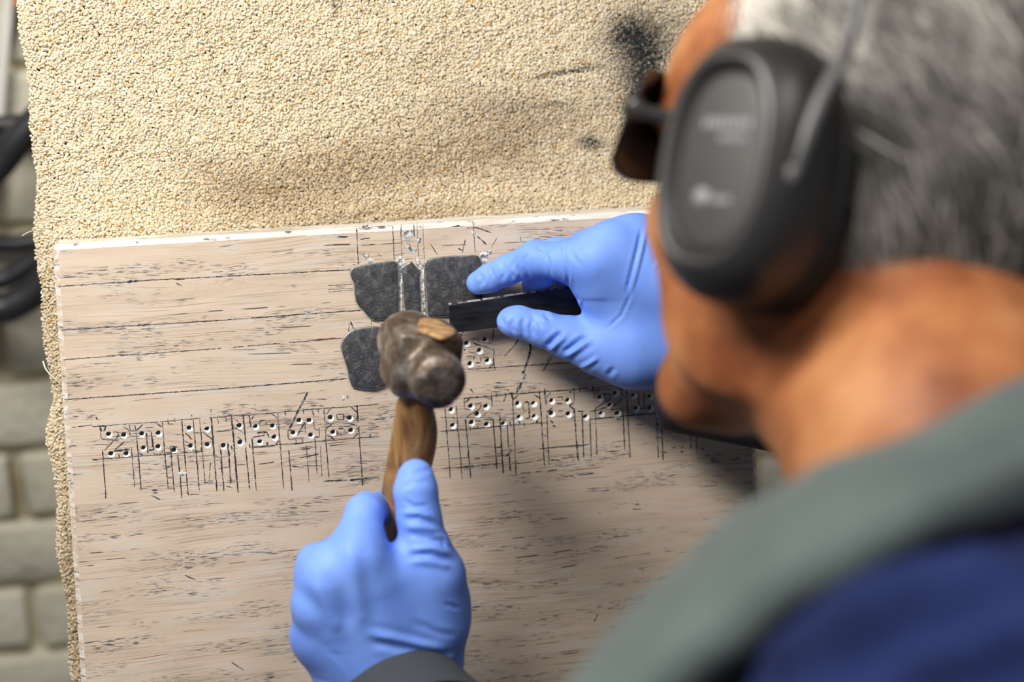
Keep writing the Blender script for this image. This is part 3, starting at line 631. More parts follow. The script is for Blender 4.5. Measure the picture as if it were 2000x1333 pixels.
v_, f_, fm_ = ribbons()
lo_ = mk('layout_lines', v_, f_, [m_line, m_line2], slab, smooth=False, fmat=fm_); lo_['kind'] = 'stuff'; lo_['label'] = 'black scratched layout lines and numerals'

# ---- pale broken patches and the two scored channels between the lead pieces
m_patch = mat('broken_coat', lin(214, 212, 206), .85); t = NT(m_patch)
nn_ = t.noise(t.coord(), 420, 3, .7); t.color(t.ramp(nn_, [(.34, lin(70, 74, 80)), (.46, lin(150, 150, 150)), (.58, lin(222, 218, 210)), (.8, lin(238, 236, 230))])); t.bump(nn_, .6, .0006)
def patchy(poly, T, z=.00022, jag=.0007, name='chipped_patch'):
    P = np.array([S(*T(p))[:2] for p in poly]); P = np.vstack([P, P[:1]])
    out = []
    for a, b in zip(P[:-1], P[1:]):
        k = max(1, int(np.linalg.norm(b - a) / .0012))
        for i in range(k): out.append(a + (b - a) * i / k + rng.normal(0, jag * .35, 2))
    out = np.array(out); c = out.mean(0); n = len(out)
    mid = c + (out - c) * .7 + rng.normal(0, .0002, (n, 2))
    V = np.vstack([np.column_stack([out, np.full(n, .00004)]), np.column_stack([mid, z + .00015 * rng.random(n)]), [[c[0], c[1], z]]])
    F = [(i, (i + 1) % n, n + (i + 1) % n, n + i) for i in range(n)] + [(n + i, n + (i + 1) % n, 2 * n) for i in range(n)]
    return mk(name, V, F, m_patch, slab)
for poly in ([(815, 545), (835, 500), (860, 465), (880, 500), (900, 530), (930, 570), (885, 610), (870, 640), (845, 640), (825, 600)], [(885, 215), (930, 190), (1000, 180), (1020, 215), (1015, 265), (960, 270), (900, 300), (880, 260)],
             [(920, 330), (970, 330), (960, 385), (1050, 400), (1060, 440), (1000, 450), (930, 410)], [(1030, 510), (1055, 495), (1090, 540), (1130, 600), (1130, 640), (1085, 640), (1045, 590)],
             [(420, 480), (470, 470), (500, 510), (545, 530), (530, 565), (480, 575), (465, 530)], [(1700, 185), (1730, 185), (1735, 225), (1710, 240), (1695, 215)],
             [(1800, 460), (1850, 420), (1939, 425), (1939, 450), (1880, 465), (1900, 520), (1890, 585), (1830, 590), (1800, 530)], [(390, 130), (440, 110), (490, 120), (480, 140), (400, 150)],
             [(1060, 280), (1100, 270), (1100, 330), (1060, 340)], [(620, 1290), (720, 1285), (715, 1330), (640, 1333)], [(745, 1990), (775, 2010), (770, 2090), (750, 2060)]):
    patchy(poly, T5)
patchy([(1065, 620), (1110, 600), (1120, 660), (1080, 690), (1060, 660)], T6); patchy([(1380, 380), (1420, 380), (1420, 440), (1380, 450)], T6); patchy([(1120, 950), (1200, 930), (1240, 970), (1180, 1000), (1130, 1010)], T3)
patchy([(665, 560), (740, 545), (750, 600), (690, 620)], T8); patchy([(960, 490), (1010, 460), (1050, 500), (1010, 540), (970, 520)], T7); patchy([(1510, 110), (1550, 90), (1555, 150), (1520, 155)], T4)
for x0, x1, y0, y1, dx in ((845, 882, 610, 1225, 18), (1085, 1140, 590, 1215, 22)):
    P = [];  n = 26
    for i in range(n + 1):
        f = i / n; y = y0 + (y1 - y0) * f; s_ = dx * f * (.4 if x0 < 900 else 1.)
        P.append((S(*T5((x0 + s_ + rng.normal(0, 2), y)))[:2], S(*T5((x1 + s_ + rng.normal(0, 2), y)))[:2]))
    V = []; F = []
    for a, b in P:
        r = [a, a * .93 + b * .07, a * .8 + b * .2, a * .5 + b * .5, a * .2 + b * .8, a * .07 + b * .93, b]
        for q, z in zip(r, (0., .0007, .0002, .0001, .0002, .0007, 0.)): V.append((q[0], q[1], .0001 + z * rng.uniform(.6, 1.3)))
    for i in range(n):
        for j in range(6): k = i * 7 + j; F.append((k, k + 1, k + 8, k + 7))
    mk('scored_channel', np.array(V), F, m_patch, slab)

# ================================================================= LEAD BLANKS
m_lead = mat('lead', lin(74, 75, 78), .5, .55); t = NT(m_lead)
v = t.coord(); a_ = t.noise(v, 240, 4, .65); b_ = t.noise(v, 900, 3, .6); c_ = t.noise(v, 60, 3)
col = t.ramp(a_, [(.32, lin(52, 53, 57)), (.55, lin(84, 85, 88)), (.74, lin(128, 128, 130))])
col = t.mix(t.ramp(b_, [(.64, 0.), (.72, .6)]), col, lin(168, 168, 168)); col = t.mix(t.ramp(c_, [(.58, 0.), (.74, .35)]), col, lin(88, 68, 66))
t.color(col); t.bump(t.math('ADD', a_, b_), .5, .0006); t.roughness(t.ramp(a_, [(.3, .62), (.7, .42)]))
m_leade = mat('lead_edge', lin(205, 205, 205), .35, .8)
def plate(name, poly, T, th, label, mats=(m_lead, m_leade), z0=.0002, dome=.0006):
    P = np.array([S(*T(p))[:2] for p in poly]); out = []
    n0 = len(P)
    for i in range(n0):
        p0, p1, p2, p3 = P[i - 1], P[i], P[(i + 1) % n0], P[(i + 2) % n0]
        for k in range(4):
            u = k / 4; cc = [(-.5 * u + u * u - .5 * u ** 3), (1 - 2.5 * u * u + 1.5 * u ** 3), (.5 * u + 2 * u * u - 1.5 * u ** 3), (.5 * u ** 3 - .5 * u * u)]
            out.append(cc[0] * p0 + cc[1] * p1 + cc[2] * p2 + cc[3] * p3)
    P = np.array(out) + rng.normal(0, .00010, (len(out), 2)); n = len(P); c = P.mean(0)
    def inset(s): d = P - c; l = np.linalg.norm(d, axis=1)[:, None]; return c + d * np.clip((l - s) / l, .02, 1)
    rings = [(P, 0.), (P, th * .75), (inset(.0004), th), (inset(.0016), th + dome * .4 + 0), (c + (P - c) * .66, th + dome * .8), (c + (P - c) * .33, th + dome)]
    R = [np.column_stack([p, z0 + z + rng.normal(0, .00004, n) * (k < 3)]) for k, (p, z) in enumerate(rings)]
    V = np.vstack(R + [[[c[0], c[1], z0 + th + dome]]]); F = []; FM = []
    for k in range(len(R) - 1):
        for j in range(n): F.append((k * n + j, k * n + (j + 1) % n, (k + 1) * n + (j + 1) % n, (k + 1) * n + j)); FM.append(1 if k == 1 else 0)
    b = (len(R) - 1) * n
    for j in range(n): F.append((b + j, b + (j + 1) % n, b + n)); FM.append(0)
    F.append(tuple(range(n))[::-1]); FM.append(0)
    area_ = .5 * np.sum(P[:, 0] * np.roll(P[:, 1], -1) - np.roll(P[:, 0], -1) * P[:, 1])
    if area_ < 0: F = [q[::-1] for q in F]
    o = mk(name, V, F, list(mats), origin=np.array([c[0], c[1], z0]), fmat=FM)
    return tag(o, label, 'lead piece', 'hammered lead pieces on the slab')
TA = lambda p: (620 + .3527 * p[0], 400 + .3527 * p[1])
plate('lead_blank', [(270, 640), (380, 600), (540, 568), (700, 548), (805, 548), (825, 620), (834, 800), (840, 1000), (838, 1150), (815, 1185), (740, 1225), (650, 1238), (540, 1245), (490, 1215), (400, 1120), (340, 1040), (315, 960), (310, 850), (298, 790), (270, 730)], T5, .0020, 'broad grey lead piece with a rounded lower corner, beside the scored channels')
plate('lead_blank', [(875, 617), (930, 580), (985, 550), (1012, 575), (1060, 625), (1080, 645), (1088, 800), (1095, 1000), (1095, 1150), (1060, 1180), (1020, 1195), (970, 1180), (925, 1140), (905, 1080), (890, 900), (880, 750)], T5, .0018, 'narrow pointed lead sliver between the two scored channels')
plate('lead_blank', [(1140, 565), (1200, 525), (1260, 505), (1400, 488), (1500, 478), (1600, 483), (1720, 472), (1785, 490), (1820, 580), (1850, 700), (1850, 850), (1820, 1000), (1700, 1170), (1550, 1200), (1430, 1203), (1300, 1205), (1240, 1225), (1190, 1205), (1175, 1150), (1165, 1000), (1150, 750)], T5, .0022, 'wide grey lead piece touched by the gloved fingertip, partly under the black strip')
plate('lead_blank', [(160, 715), (200, 690), (280, 675), (340, 675), (368, 692), (376, 800), (384, 950), (375, 1005), (300, 1025), (200, 1010), (180, 985), (160, 900), (135, 820), (130, 770)], TA, .0022, 'dark rounded lead piece on the slab beside the hammer head')
plate('lead_blank', [(770, 652), (800, 642), (840, 638), (880, 640), (892, 652), (884, 690), (862, 712), (800, 722), (768, 712)], FULL, .0022, 'lead piece mostly hidden behind the hammer head, below the black strip')

# ================================================================= LEAD STRIP held in the hand
m_strip = mat('dark_lead_strip', lin(40, 41, 45), .48, .45); t = NT(m_strip)
a_ = t.noise(t.coord((60, 300, 300)), 1, 4); t.color(t.ramp(a_, [(.3, lin(30, 31, 35)), (.7, lin(56, 57, 62))])); t.bump(a_, .25, .0005)
m_cut = mat('bright_cut_edge', lin(222, 218, 208), .4, .5); t = NT(m_cut)
t.color(t.ramp(t.noise(t.coord((300, 60, 60)), 1, 4), [(.42, lin(60, 58, 58)), (.55, lin(215, 210, 200)), (.8, lin(240, 236, 228))]))
topc = [(877, 596, .016), (930, 589, .017), (1000, 578, .019), (1060, 570, .021), (1180, 556, .024)]
botc = [(880, 651, .0115), (930, 646, .0125), (1000, 636, .0145), (1060, 629, .0165), (1180, 612, .020)]
V = []; F = []; FM = []; ns = len(topc); thk = np.array([0, .0022, -.0026])
for (a, b) in zip(topc, botc):
    A, B = S(*a), S(*b); nrm = unit(np.cross(np.array([1., .1, 0]), A - B))
    if nrm[2] < 0: nrm = -nrm
    V += [A, B, B - nrm * .0028, A - nrm * .0028 + np.array([0, .0004, 0])]
for i in range(ns - 1):
    for j in range(4): F.append((i * 4 + j, i * 4 + (j + 1) % 4, (i + 1) * 4 + (j + 1) % 4, (i + 1) * 4 + j)); FM.append(1 if j == 3 else 0)
F += [(0, 3, 2, 1), tuple((ns - 1) * 4 + j for j in range(4))]; FM += [0, 0]
strip = mk('lead_strip', np.array(V), F, [m_strip, m_cut], smooth=False, fmat=FM)
bevel(strip, .0003, 1); tag(strip, 'flat black lead strip with bright cut top edge, pinched between gloved thumb and finger', 'lead strip')

# ================================================================= HAMMER
m_steel = mat('worn_steel', lin(120, 108, 94), .36, .8); t = NT(m_steel)
v = t.coord(); a_ = t.noise(v, 70, 5, .62); b_ = t.noise(v, 320, 3); c_ = t.noise(v, 30, 3)
col = t.ramp(a_, [(.32, lin(74, 58, 46)), (.48, lin(114, 101, 89)), (.68, lin(182, 177, 170))]); col = t.mix(t.ramp(b_, [(.66, 0.), (.72, .5)]), col, lin(210, 208, 204))
t.color(col); t.roughness(t.ramp(c_, [(.3, .6), (.7, .36)])); t.bump(t.math('ADD', a_, b_), .35, .0012)
m_hand = mat('hammer_wood', lin(150, 112, 66), .5); t = NT(m_hand)
v = t.coord((55, 9, 55)); a_ = t.noise(v, 2.2, 4, .6, .6); b_ = t.noise(t.coord(), 45, 3)
col = t.ramp(a_, [(.3, lin(92, 62, 32)), (.52, lin(150, 112, 66)), (.72, lin(186, 150, 100))]); col = t.mix(t.ramp(b_, [(.55, 0.), (.72, .65)]), col, lin(70, 48, 28)); t.color(col); t.bump(a_, .3, .0008)
m_blue = mat('blue_paint', lin(30, 60, 150), .5)
Hn = S(862, 750, .164); Hf = S(789, 656, .082)                       # near and far face centres of the head
ax = unit(Hn - Hf); HL = np.linalg.norm(Hn - Hf); Hc = (Hn + Hf) / 2
hd = S(788, 950, .108) - Hc; hd = hd - ax * (hd @ ax); hd = unit(hd)   # handle direction (down)
sd = np.cross(ax, hd)
hammer = empty('hammer', Hc); tag(hammer, 'worn steel hammer with brown wooden handle gripped in a blue glove', 'hammer')
def sup(c, ru, rv, e, n=32):
    a = np.linspace(0, 2 * math.pi, n, endpoint=False); ca, sa = np.cos(a), np.sin(a)
    return c + (ru * np.sign(ca) * np.abs(ca) ** e)[:, None] * sd + (rv * np.sign(sa) * np.abs(sa) ** e)[:, None] * hd
prof = [(-.5, .0105, .0105, 1), (-.49, .0150, .0150, 1), (-.45, .0182, .0182, 1), (-.34, .0186, .0186, 1), (-.29, .0178, .0178, .95), (-.245, .0176, .0190, .7), (-.225, .0190, .0188, .26), (-.215, .0191, .0190, .2), (0, .0193, .0192, .2), (.165, .0190, .0190, .2), (.178, .0188, .0186, .24),
        (.19, .0165, .0180, .6), (.215, .0132, .0134, 1), (.25, .0130, .0130, 1), (.275, .0146, .0146, 1), (.29, .0153, .0153, 1), (.36, .0155, .0155, 1), (.445, .0156, .0156, 1), (.462, .0153, .0153, 1), (.492, .0112, .0112, 1), (.497, .0105, .0105, 1), (.5, .0085, .0085, 1)]
rings = [sup(Hc + ax * HL * s_, a * 1.02, b * 1.02, e) for s_, a, b, e in prof]
v_, f_ = loft(rings); v_ = v_ + rng.normal(0, .00018, v_.shape)
head = mk('hammer_head', v_, f_, m_steel, hammer)
sub = head.modifiers.new('sub', 'SUBSURF'); sub.levels = sub.render_levels = 1
rr_ = [sup(Hc + ax * HL * s_, .0156, .0156, 1) for s_ in (.40, .43)]
# splash of blue paint on the underside of the near face
a = np.linspace(.9, 2.0, 10); pv = []
for s_ in (.37, .41, .455):
    for q in a: pv.append(Hc + ax * HL * s_ + .01625 * (math.cos(q) * sd * 1 + math.sin(q) * hd))
pf = [(i * 10 + j, i * 10 + j + 1, (i + 1) * 10 + j + 1, (i + 1) * 10 + j) for i in range(2) for j in range(9)]
mk('paint_smear', np.array(pv), pf, m_blue, head)
# handle: oval, swelling, curving into the fist
hp = [Hc - hd * .019, Hc - hd * .005, Hc + hd * .018, Hc + hd * .030, S(810, 850, .112), S(796, 920, .106), S(773, 1005, .100), S(756, 1090, .097), S(745, 1180, .095), S(738, 1270, .093)]
hr = [(.0062, .0115), (.0068, .0120), (.0072, .0125), (.0098, .0128), (.0120, .0130), (.0118, .0128), (.0095, .0115), (.0095, .0118), (.0105, .0125), (.0108, .0128)]
HPs, Ra = crom(np.array(hp), np.array([q[0] for q in hr]), 5); _, Rb = crom(np.array(hp), np.array([q[1] for q in hr]), 5)
rings = []; TT = np.gradient(HPs, axis=0); ang = np.linspace(0, 2 * math.pi, 20, endpoint=False)
for p, tt_, ra, rb in zip(HPs, TT, Ra, Rb):
    tt_ = unit(tt_); u_ = unit(sd - tt_ * (sd @ tt_)); v2 = np.cross(tt_, u_)
    rings.append(p + (ra * 1.12 * np.cos(ang))[:, None] * u_ + (rb * np.sin(ang))[:, None] * v2)
v_, f_ = loft(rings); mk('handle', v_, f_, m_hand, hammer)
m_endg = mat('mashed_end_grain', lin(196, 160, 112), .8); t = NT(m_endg); a_ = t.noise(t.coord((60, 60, 200)), 2, 4); t.color(t.ramp(a_, [(.3, lin(96, 66, 40)), (.62, lin(188, 152, 106))])); t.bump(a_, .8, .0015)
a = np.linspace(0, 2 * math.pi, 18, endpoint=False)
rings = []
for off, sc in ((-.0180, 1.0), (-.0196, 1.12), (-.0206, 1.0), (-.0210, .5)):
    rings.append(Hc + ax * .004 + np.array([.004, 0, 0]) + hd * off + (.0098 * sc * np.cos(a) * (1 + .12 * np.sin(3 * a)))[:, None] * sd + (.0150 * sc * np.sin(a) * (1 + .1 * np.cos(4 * a)))[:, None] * ax)
v_, f_ = loft(rings); mk('handle_end', v_ + rng.normal(0, .0003, v_.shape), f_, m_endg, hammer)
# ================================================================= THE MASON
person = empty('person', w2s(np.array([.35, -.55, 0.])))
tag(person, 'grey-haired person in navy jacket and blue gloves bent over the slab, tapping lead', 'person')
m_glove = mat('nitrile', lin(120, 158, 246), .55, spec=.3); t = NT(m_glove)
nz = t.noise(t.coord(), 900, 2); n_ = t.noise(t.coord(), 30, 3); t.color(t.ramp(n_, [(.3, lin(112, 152, 244)), (.7, lin(128, 166, 250))])); t.bump(nz, .06, .0002)
# ---------- right glove (pinching the strip)
def J(px, py, z, r): return (S(px, py, z), r)
lo = S(880, 800, -.002); lo[2] = -.001; hi = S(1560, 380, .0); hi[2] = .125
g = Solid(lo, hi, .0013)
idx = [J(934, 553, .0105, .0078), J(958, 543, .0165, .0088), J(990, 528, .025, .0093), J(1046, 506, .039, .0113), J(1100, 510, .048, .0118), J(1165, 512, .056, .0140)]
thb = [J(996, 628, .0300, .0085), J(1012, 629, .0315, .0094), J(1060, 643, .035, .0105), J(1110, 660, .038, .0128), J(1165, 676, .042, .0165), J(1240, 680, .046, .0205)]
mid = [J(1042, 556, .0085, .0080), J(1062, 535, .016, .0088), J(1085, 495, .030, .0098), J(1140, 497, .044, .0115), J(1195, 487, .054, .0140)]
rin = [J(1110, 560, .010, .0080), J(1110, 520, .014, .0090), J(1140, 482, .024, .0100), J(1185, 470, .037, .0115), J(1240, 470, .046, .0140)]
pky = [J(1180, 560, .010, .0075), J(1165, 515, .011, .0080), J(1190, 468, .016, .0085), J(1225, 455, .024, .0100), J(1262, 476, .034, .0130)]
for ch, k in ((idx, .004), (thb, .006), (mid, .003), (rin, .003), (pky, .003)): g.chain(ch, k)
g.cone(S(1130, 468, .030), S(1156, 457, .028), .0040, .0046, .002)
wr = S(1400, 615, .050)
for a, r2 in ((idx[-1], .026), (mid[-1], .026), (rin[-1], .026), (pky[-1], .024)): g.cone(a[0], wr, a[1], r2, .014)
g.cone(S(1262, 480, .034), S(1400, 560, .042), .013, .024, .014)
g.cone(thb[-1][0], S(1395, 660, .048), .0225, .026, .016); g.cone(S(1190, 560, .050), S(1235, 640, .048), .0135, .017, .014); g.cone(S(1235, 690, .042), S(1330, 690, .045), .0190, .0200, .012)
g.cone(S(1170, 560, .046), S(1290, 560, .046), .014, .026, .016)
g.cone(wr, S(1520, 650, .055), .028, .028, .012)
V, Q = g.mesh(2)
FR = []
def fr(T, amp, w, *pts): FR.append(([T(p) for p in pts], amp, w))
TG = lambda p: (900 + .2851 * p[0], 400 + .2851 * p[1])
fr(TG, -.0011, 4, (455, 330), (430, 380), (440, 450), (470, 520), (490, 550)); fr(TG, -.0008, 3, (525, 290), (580, 330), (605, 400), (620, 500)); fr(TG, -.0008, 3, (690, 250), (715, 360), (735, 480), (730, 580)); fr(TG, -.0005, 4, (730, 300), (820, 420))
fr(TG, -.0010, 4, (1245, 160), (1215, 300), (1180, 450), (1140, 600)); fr(TG, .0009, 4, (1265, 160), (1230, 320), (1195, 460), (1160, 590)); fr(TG, -.0006, 3, (1170, 600), (1100, 760), (1000, 850)); fr(TG, .0006, 4, (1400, 330), (1330, 440))
fr(TG, -.0013, 4, (795, 640), (785, 700), (780, 770)); fr(TG, .0008, 4, (812, 650), (800, 760))
for x, y0, y1 in ((290, 770, 830), (355, 790, 880), (430, 780, 890), (490, 790, 900)): fr(TG, -.0010, 4, (x, y0), (x - 8, (y0 + y1) / 2), (x + 12, y1))
fr(TG, -.0014, 5, (690, 880), (640, 920), (590, 970)); fr(TG, .0012, 5, (720, 900), (660, 950), (610, 1000)); fr(TG, -.0013, 5, (860, 900), (780, 960), (700, 1020)); fr(TG, .0012, 5, (890, 930), (800, 990), (710, 1040)); fr(TG, -.0010, 4, (570, 740), (620, 800)); fr(TG, -.0008, 4, (480, 760), (560, 840))
fr(TG, .0010, 4, (940, 1050), (880, 1090), (820, 1120)); fr(TG, -.0008, 5, (1050, 1120), (1010, 1170))
fr(TG, -.0007, 4, (290, 400), (300, 470), (280, 520)); fr(TG, .0008, 4, (350, 430), (380, 480), (370, 530)); fr(TG, -.0008, 4, (130, 470), (150, 520), (130, 560)); fr(TG, -.0006, 3, (210, 430), (225, 500)); fr(TG, -.0006, 3, (400, 350), (330, 450))
V = folds(V, Q, FR)
glove_r = mk('glove', V, Q, m_glove, person); glove_r['label'] = 'blue nitrile glove pinching the black strip'
# ---------- left glove (round the hammer handle)
lo = np.minimum(S(560, 1500, .02), S(950, 860, .02)); hi = np.maximum(S(560, 1500, .2), S(950, 860, .2)); lo[2] = .045; hi[2] = .19
lo[0] -= .01
g = Solid(lo, hi, .0014)
thb = [J(812, 932, .1275, .0105), J(812, 960, .130, .0120), J(818, 1010, .132, .0122), J(832, 1075, .133, .0138), J(846, 1120, .131, .0150), J(852, 1210, .124, .0185)]
idx = [J(698, 1085, .143, .0128), J(704, 1045, .140, .0112), J(711, 1004, .132, .0106), J(716, 998, .118, .0104), J(748, 995, .092, .0100), J(780, 1010, .084, .0090)]
mid = [J(646, 1125, .140, .0140), J(622, 1110, .128, .0120), J(618, 1100, .108, .0112), J(660, 1080, .080, .0105), J(740, 1080, .076, .0095)]
rin = [J(628, 1180, .132, .0135), J(612, 1178, .116, .0112), J(612, 1172, .098, .0105), J(655, 1160, .074, .0100), J(735, 1150, .070, .0090)]
pky = [J(628, 1238, .122, .0125), J(608, 1235, .108, .0105), J(606, 1230, .092, .0098), J(650, 1225, .072, .0090), J(720, 1220, .069, .0085)]
for ch, k in ((thb, .005), (idx, .004), (mid, .0035), (rin, .0035), (pky, .0035)): g.chain(ch, k)
wr = S(765, 1335, .118)
for a, r2 in ((idx[0], .022), (mid[0], .022), (rin[0], .021), (pky[0], .020)): g.cone(a[0], wr, a[1], r2, .016)
g.cone(S(848, 1130, .129), S(835, 1290, .118), .0150, .0180, .014); g.cone(S(790, 1120, .132), S(800, 1250, .124), .0135, .017, .016); g.cone(S(738, 1138, .1385), S(780, 1240, .127), .0125, .0175, .016); g.cone(S(705, 1100, .141), S(745, 1200, .134), .0125, .0140, .012)
g.cone(S(865, 1170, .118), S(845, 1290, .112), .0130, .0150, .012); g.cone(S(640, 1260, .112), S(690, 1330, .110), .0165, .019, .014)
g.cone(wr, S(762, 1480, .118), .027, .029, .010); g.cone(S(690, 1330, .112), S(715, 1480, .116), .019, .02, .012); g.cone(S(835, 1300, .112), S(815, 1480, .116), .0165, .017, .012)
V, Q = g.mesh(2)
FR = []; TH_ = lambda p: (540 + .355 * p[0], 860 + .355 * p[1])
for pts, am, w_ in (([(700, 330), (760, 370), (830, 360)], -.0009, 4), ([(690, 400), (760, 400), (860, 420)], .0009, 5), ([(700, 440), (780, 430), (880, 470)], -.0010, 5), ([(710, 480), (800, 480), (890, 500)], .0011, 5), ([(720, 520), (830, 540), (915, 570)], -.0010, 5), ([(860, 540), (910, 555), (930, 590)], -.0012, 4),
                   ([(715, 640), (850, 625), (970, 670)], -.0014, 6), ([(740, 600), (860, 600), (950, 630)], .0009, 6), ([(750, 665), (880, 680), (960, 700)], .0006, 6), ([(930, 900), (1000, 930)], -.0008, 4), ([(740, 200), (800, 170), (850, 165)], -.0006, 5), ([(690, 270), (750, 230), (830, 240)], -.0006, 5),
                   ([(500, 1060), (650, 1090), (800, 1130), (960, 1150)], .0011, 7), ([(520, 1120), (680, 1140), (850, 1170)], -.0009, 7), ([(760, 1000), (880, 1060), (990, 1080)], -.0007, 6), ([(830, 1210), (920, 1210), (985, 1190)], .0012, 6), ([(870, 1250), (950, 1240)], -.0010, 6), ([(400, 560), (420, 700), (450, 900), (480, 1060)], .0012, 14),
                   ([(200, 760), (280, 920), (350, 1060)], .0012, 12), ([(590, 520), (640, 570), (700, 630)], -.0005, 5)):
    FR.append(([TH_(p) for p in pts], am, w_))
V = folds(V, Q, FR)
glove_l = mk('glove', V, Q, m_glove, person); glove_l['label'] = 'blue nitrile glove wrapped round the hammer handle'

# ---------- head frame
Lh = unit(camvec((-.70, .14, .70))); Fh = camvec((-.70, .14, -.71)); Fh = unit(Fh - Lh * (Fh @ Lh)); Uh = np.cross(Fh, Lh)
cup_c = D(1462, 335, .705)
HO = cup_c - Lh * .100 + Fh * .005                                   # between the ears
RH = np.stack([Fh, Lh, Uh], 1)
def h2s(p): return np.asarray(p, float) @ RH.T + HO
def s2h(p): return (np.asarray(p, float) - HO) @ RH
NB = D(1880, 915, .700)                                   # base of the neck
nb = s2h(NB)
g = Solid((-.22, -.15, -.32), (.16, .14, .16), .0035)
g.ell((-.012, 0, .045), (.098, .076, .092), k=.02)         # cranium
g.ell((.055, 0, .050), (.062, .068, .068), k=.02)          # brow
g.ell((.042, 0, -.032), (.055, .063, .064), k=.02)         # mid face
g.cone((.010, .050, -.045), (.066, .018, -.094), .018, .018, .018); g.cone((.010, -.050, -.045), (.066, -.018, -.094), .018, .018, .018)
g.ell((.072, 0, -.092), (.020, .026, .019), k=.015)        # chin
for s_ in (1, -1):
    g.ell((.060, .048 * s_, -.018), (.026, .024, .024), k=.014)    # cheekbone
    g.ell((.020, .058 * s_, -.05), (.040, .016, .045), k=.02)      # cheek / jaw
    g.ell((.086, .032 * s_, .012), (.013, .016, .012), k=.006, mode='sub')
    g.ell((.0, .078 * s_, -.005), (.018, .006, .030), k=.006)      # ear pressed under the cup
    g.ell((.090, .032 * s_, .030), (.012, .024, .008), k=.010)     # brow ridge
g.cone((.095, 0, .018), (.112, 0, -.020), .009, .011, .010); g.ell((.106, .010, -.024), (.009, .008, .007), k=.006); g.ell((.106, -.010, -.024), (.009, .008, .007), k=.006)
g.ell((.090, 0, -.050), (.010, .024, .006), k=.006); g.ell((.088, 0, -.060), (.010, .021, .007), k=.006)
g.cone((-.020, 0, -.02), nb, .056, .062, .025); g.cone((.020, 0, -.075), nb + np.array([.015, 0, .0]), .034, .05, .03)
g.cone((-.045, .022, -.02), nb + np.array([-.02, .02, 0]), .026, .036, .02); g.cone((-.045, -.022, -.02), nb + np.array([-.02, -.02, 0]), .026, .036, .02)
g.cone((-.005, .052, -.035), nb + np.array([.045, -.0, -.01]), .013, .014, .012)                              # neck muscle
g.cone(nb, nb + (s2h(NB + w2s(s2w(NB) + np.array([0, 0, -.07]) + .02 * (s2w(CAM_S + (NB - CAM_S) * 1.5) - s2w(NB))) - NB) - s2h(NB)), .060, .045, .03)
V, Q = g.mesh(2)
m_skin = mat('skin', lin(160, 104, 66), .55, spec=.3, sss=.08); t = NT(m_skin)
n_ = t.noise(t.coord(), 22, 4); t.color(t.ramp(n_, [(.34, lin(122, 68, 38)), (.52, lin(158, 100, 60)), (.72, lin(184, 130, 86))])); t.bump(t.noise(t.coord(), 260, 3), .12, .001)
body = mk('body', h2s(V), Q, m_skin, person)
m_eye = mat('eye', lin(235, 232, 226), .2)
for s_ in (1, -1):
    bm = bmesh.new(); bmesh.ops.create_uvsphere(bm, u_segments=16, v_segments=10, radius=.0118)
    vv = np.array([q.co[:] for q in bm.verts]) + np.array([.0765, .032 * s_, .012]); ff = [tuple(q.index for q in f.verts) for f in bm.faces]; bm.free()
    mk('eye', h2s(vv), ff, m_eye, body)

# ---------- hair: cap plus combed strands
def zline(x): return np.interp(x, [-.2, -.055, -.035, -.022, -.012, .016, .026, .038, .055, .070, .085], [-.088, -.086, -.066, -.036, -.010, -.002, .022, .055, .085, .112, .25])
g = Solid((-.13, -.10, -.12), (.11, .10, .16), .0035)
g.ell((-.012, 0, .045), (.105, .083, .099), k=.02); g.ell((.044, 0, .037), (.056, .068, .066), k=.02); g.cone((-.035, 0, -.01), (-.052, 0, -.085), .063, .053, .03)
def hclip(P): return (zline(P[..., 0]) - P[..., 2] + .004 * np.sin(P[..., 0] * 300) + .004 * np.sin(P[..., 1] * 210)) * .7
g.clip(hclip)
V, Q = g.mesh(2)
m_hair = mat('grey_hair', lin(110, 104, 96), .5, spec=.4); t = NT(m_hair)
t.l(t.attr('tint').outputs['Color'], t.b.inputs['Base Color'])
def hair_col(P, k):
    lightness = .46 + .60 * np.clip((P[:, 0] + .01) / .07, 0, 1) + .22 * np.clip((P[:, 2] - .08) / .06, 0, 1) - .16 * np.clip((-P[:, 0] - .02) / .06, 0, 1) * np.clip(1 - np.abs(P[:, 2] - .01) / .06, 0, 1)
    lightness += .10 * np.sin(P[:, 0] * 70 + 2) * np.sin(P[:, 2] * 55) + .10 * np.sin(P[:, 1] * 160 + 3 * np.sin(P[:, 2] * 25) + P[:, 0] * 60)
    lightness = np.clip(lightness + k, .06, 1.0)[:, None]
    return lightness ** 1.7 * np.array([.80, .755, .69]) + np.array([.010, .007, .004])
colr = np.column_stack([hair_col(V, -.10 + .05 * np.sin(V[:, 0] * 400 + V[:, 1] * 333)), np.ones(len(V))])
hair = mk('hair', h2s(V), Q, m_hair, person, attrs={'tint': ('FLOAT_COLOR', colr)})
N = vnormals(V, Q); pick = rng.choice(len(V), 8000); sv, sf, sc_ = [], [], []
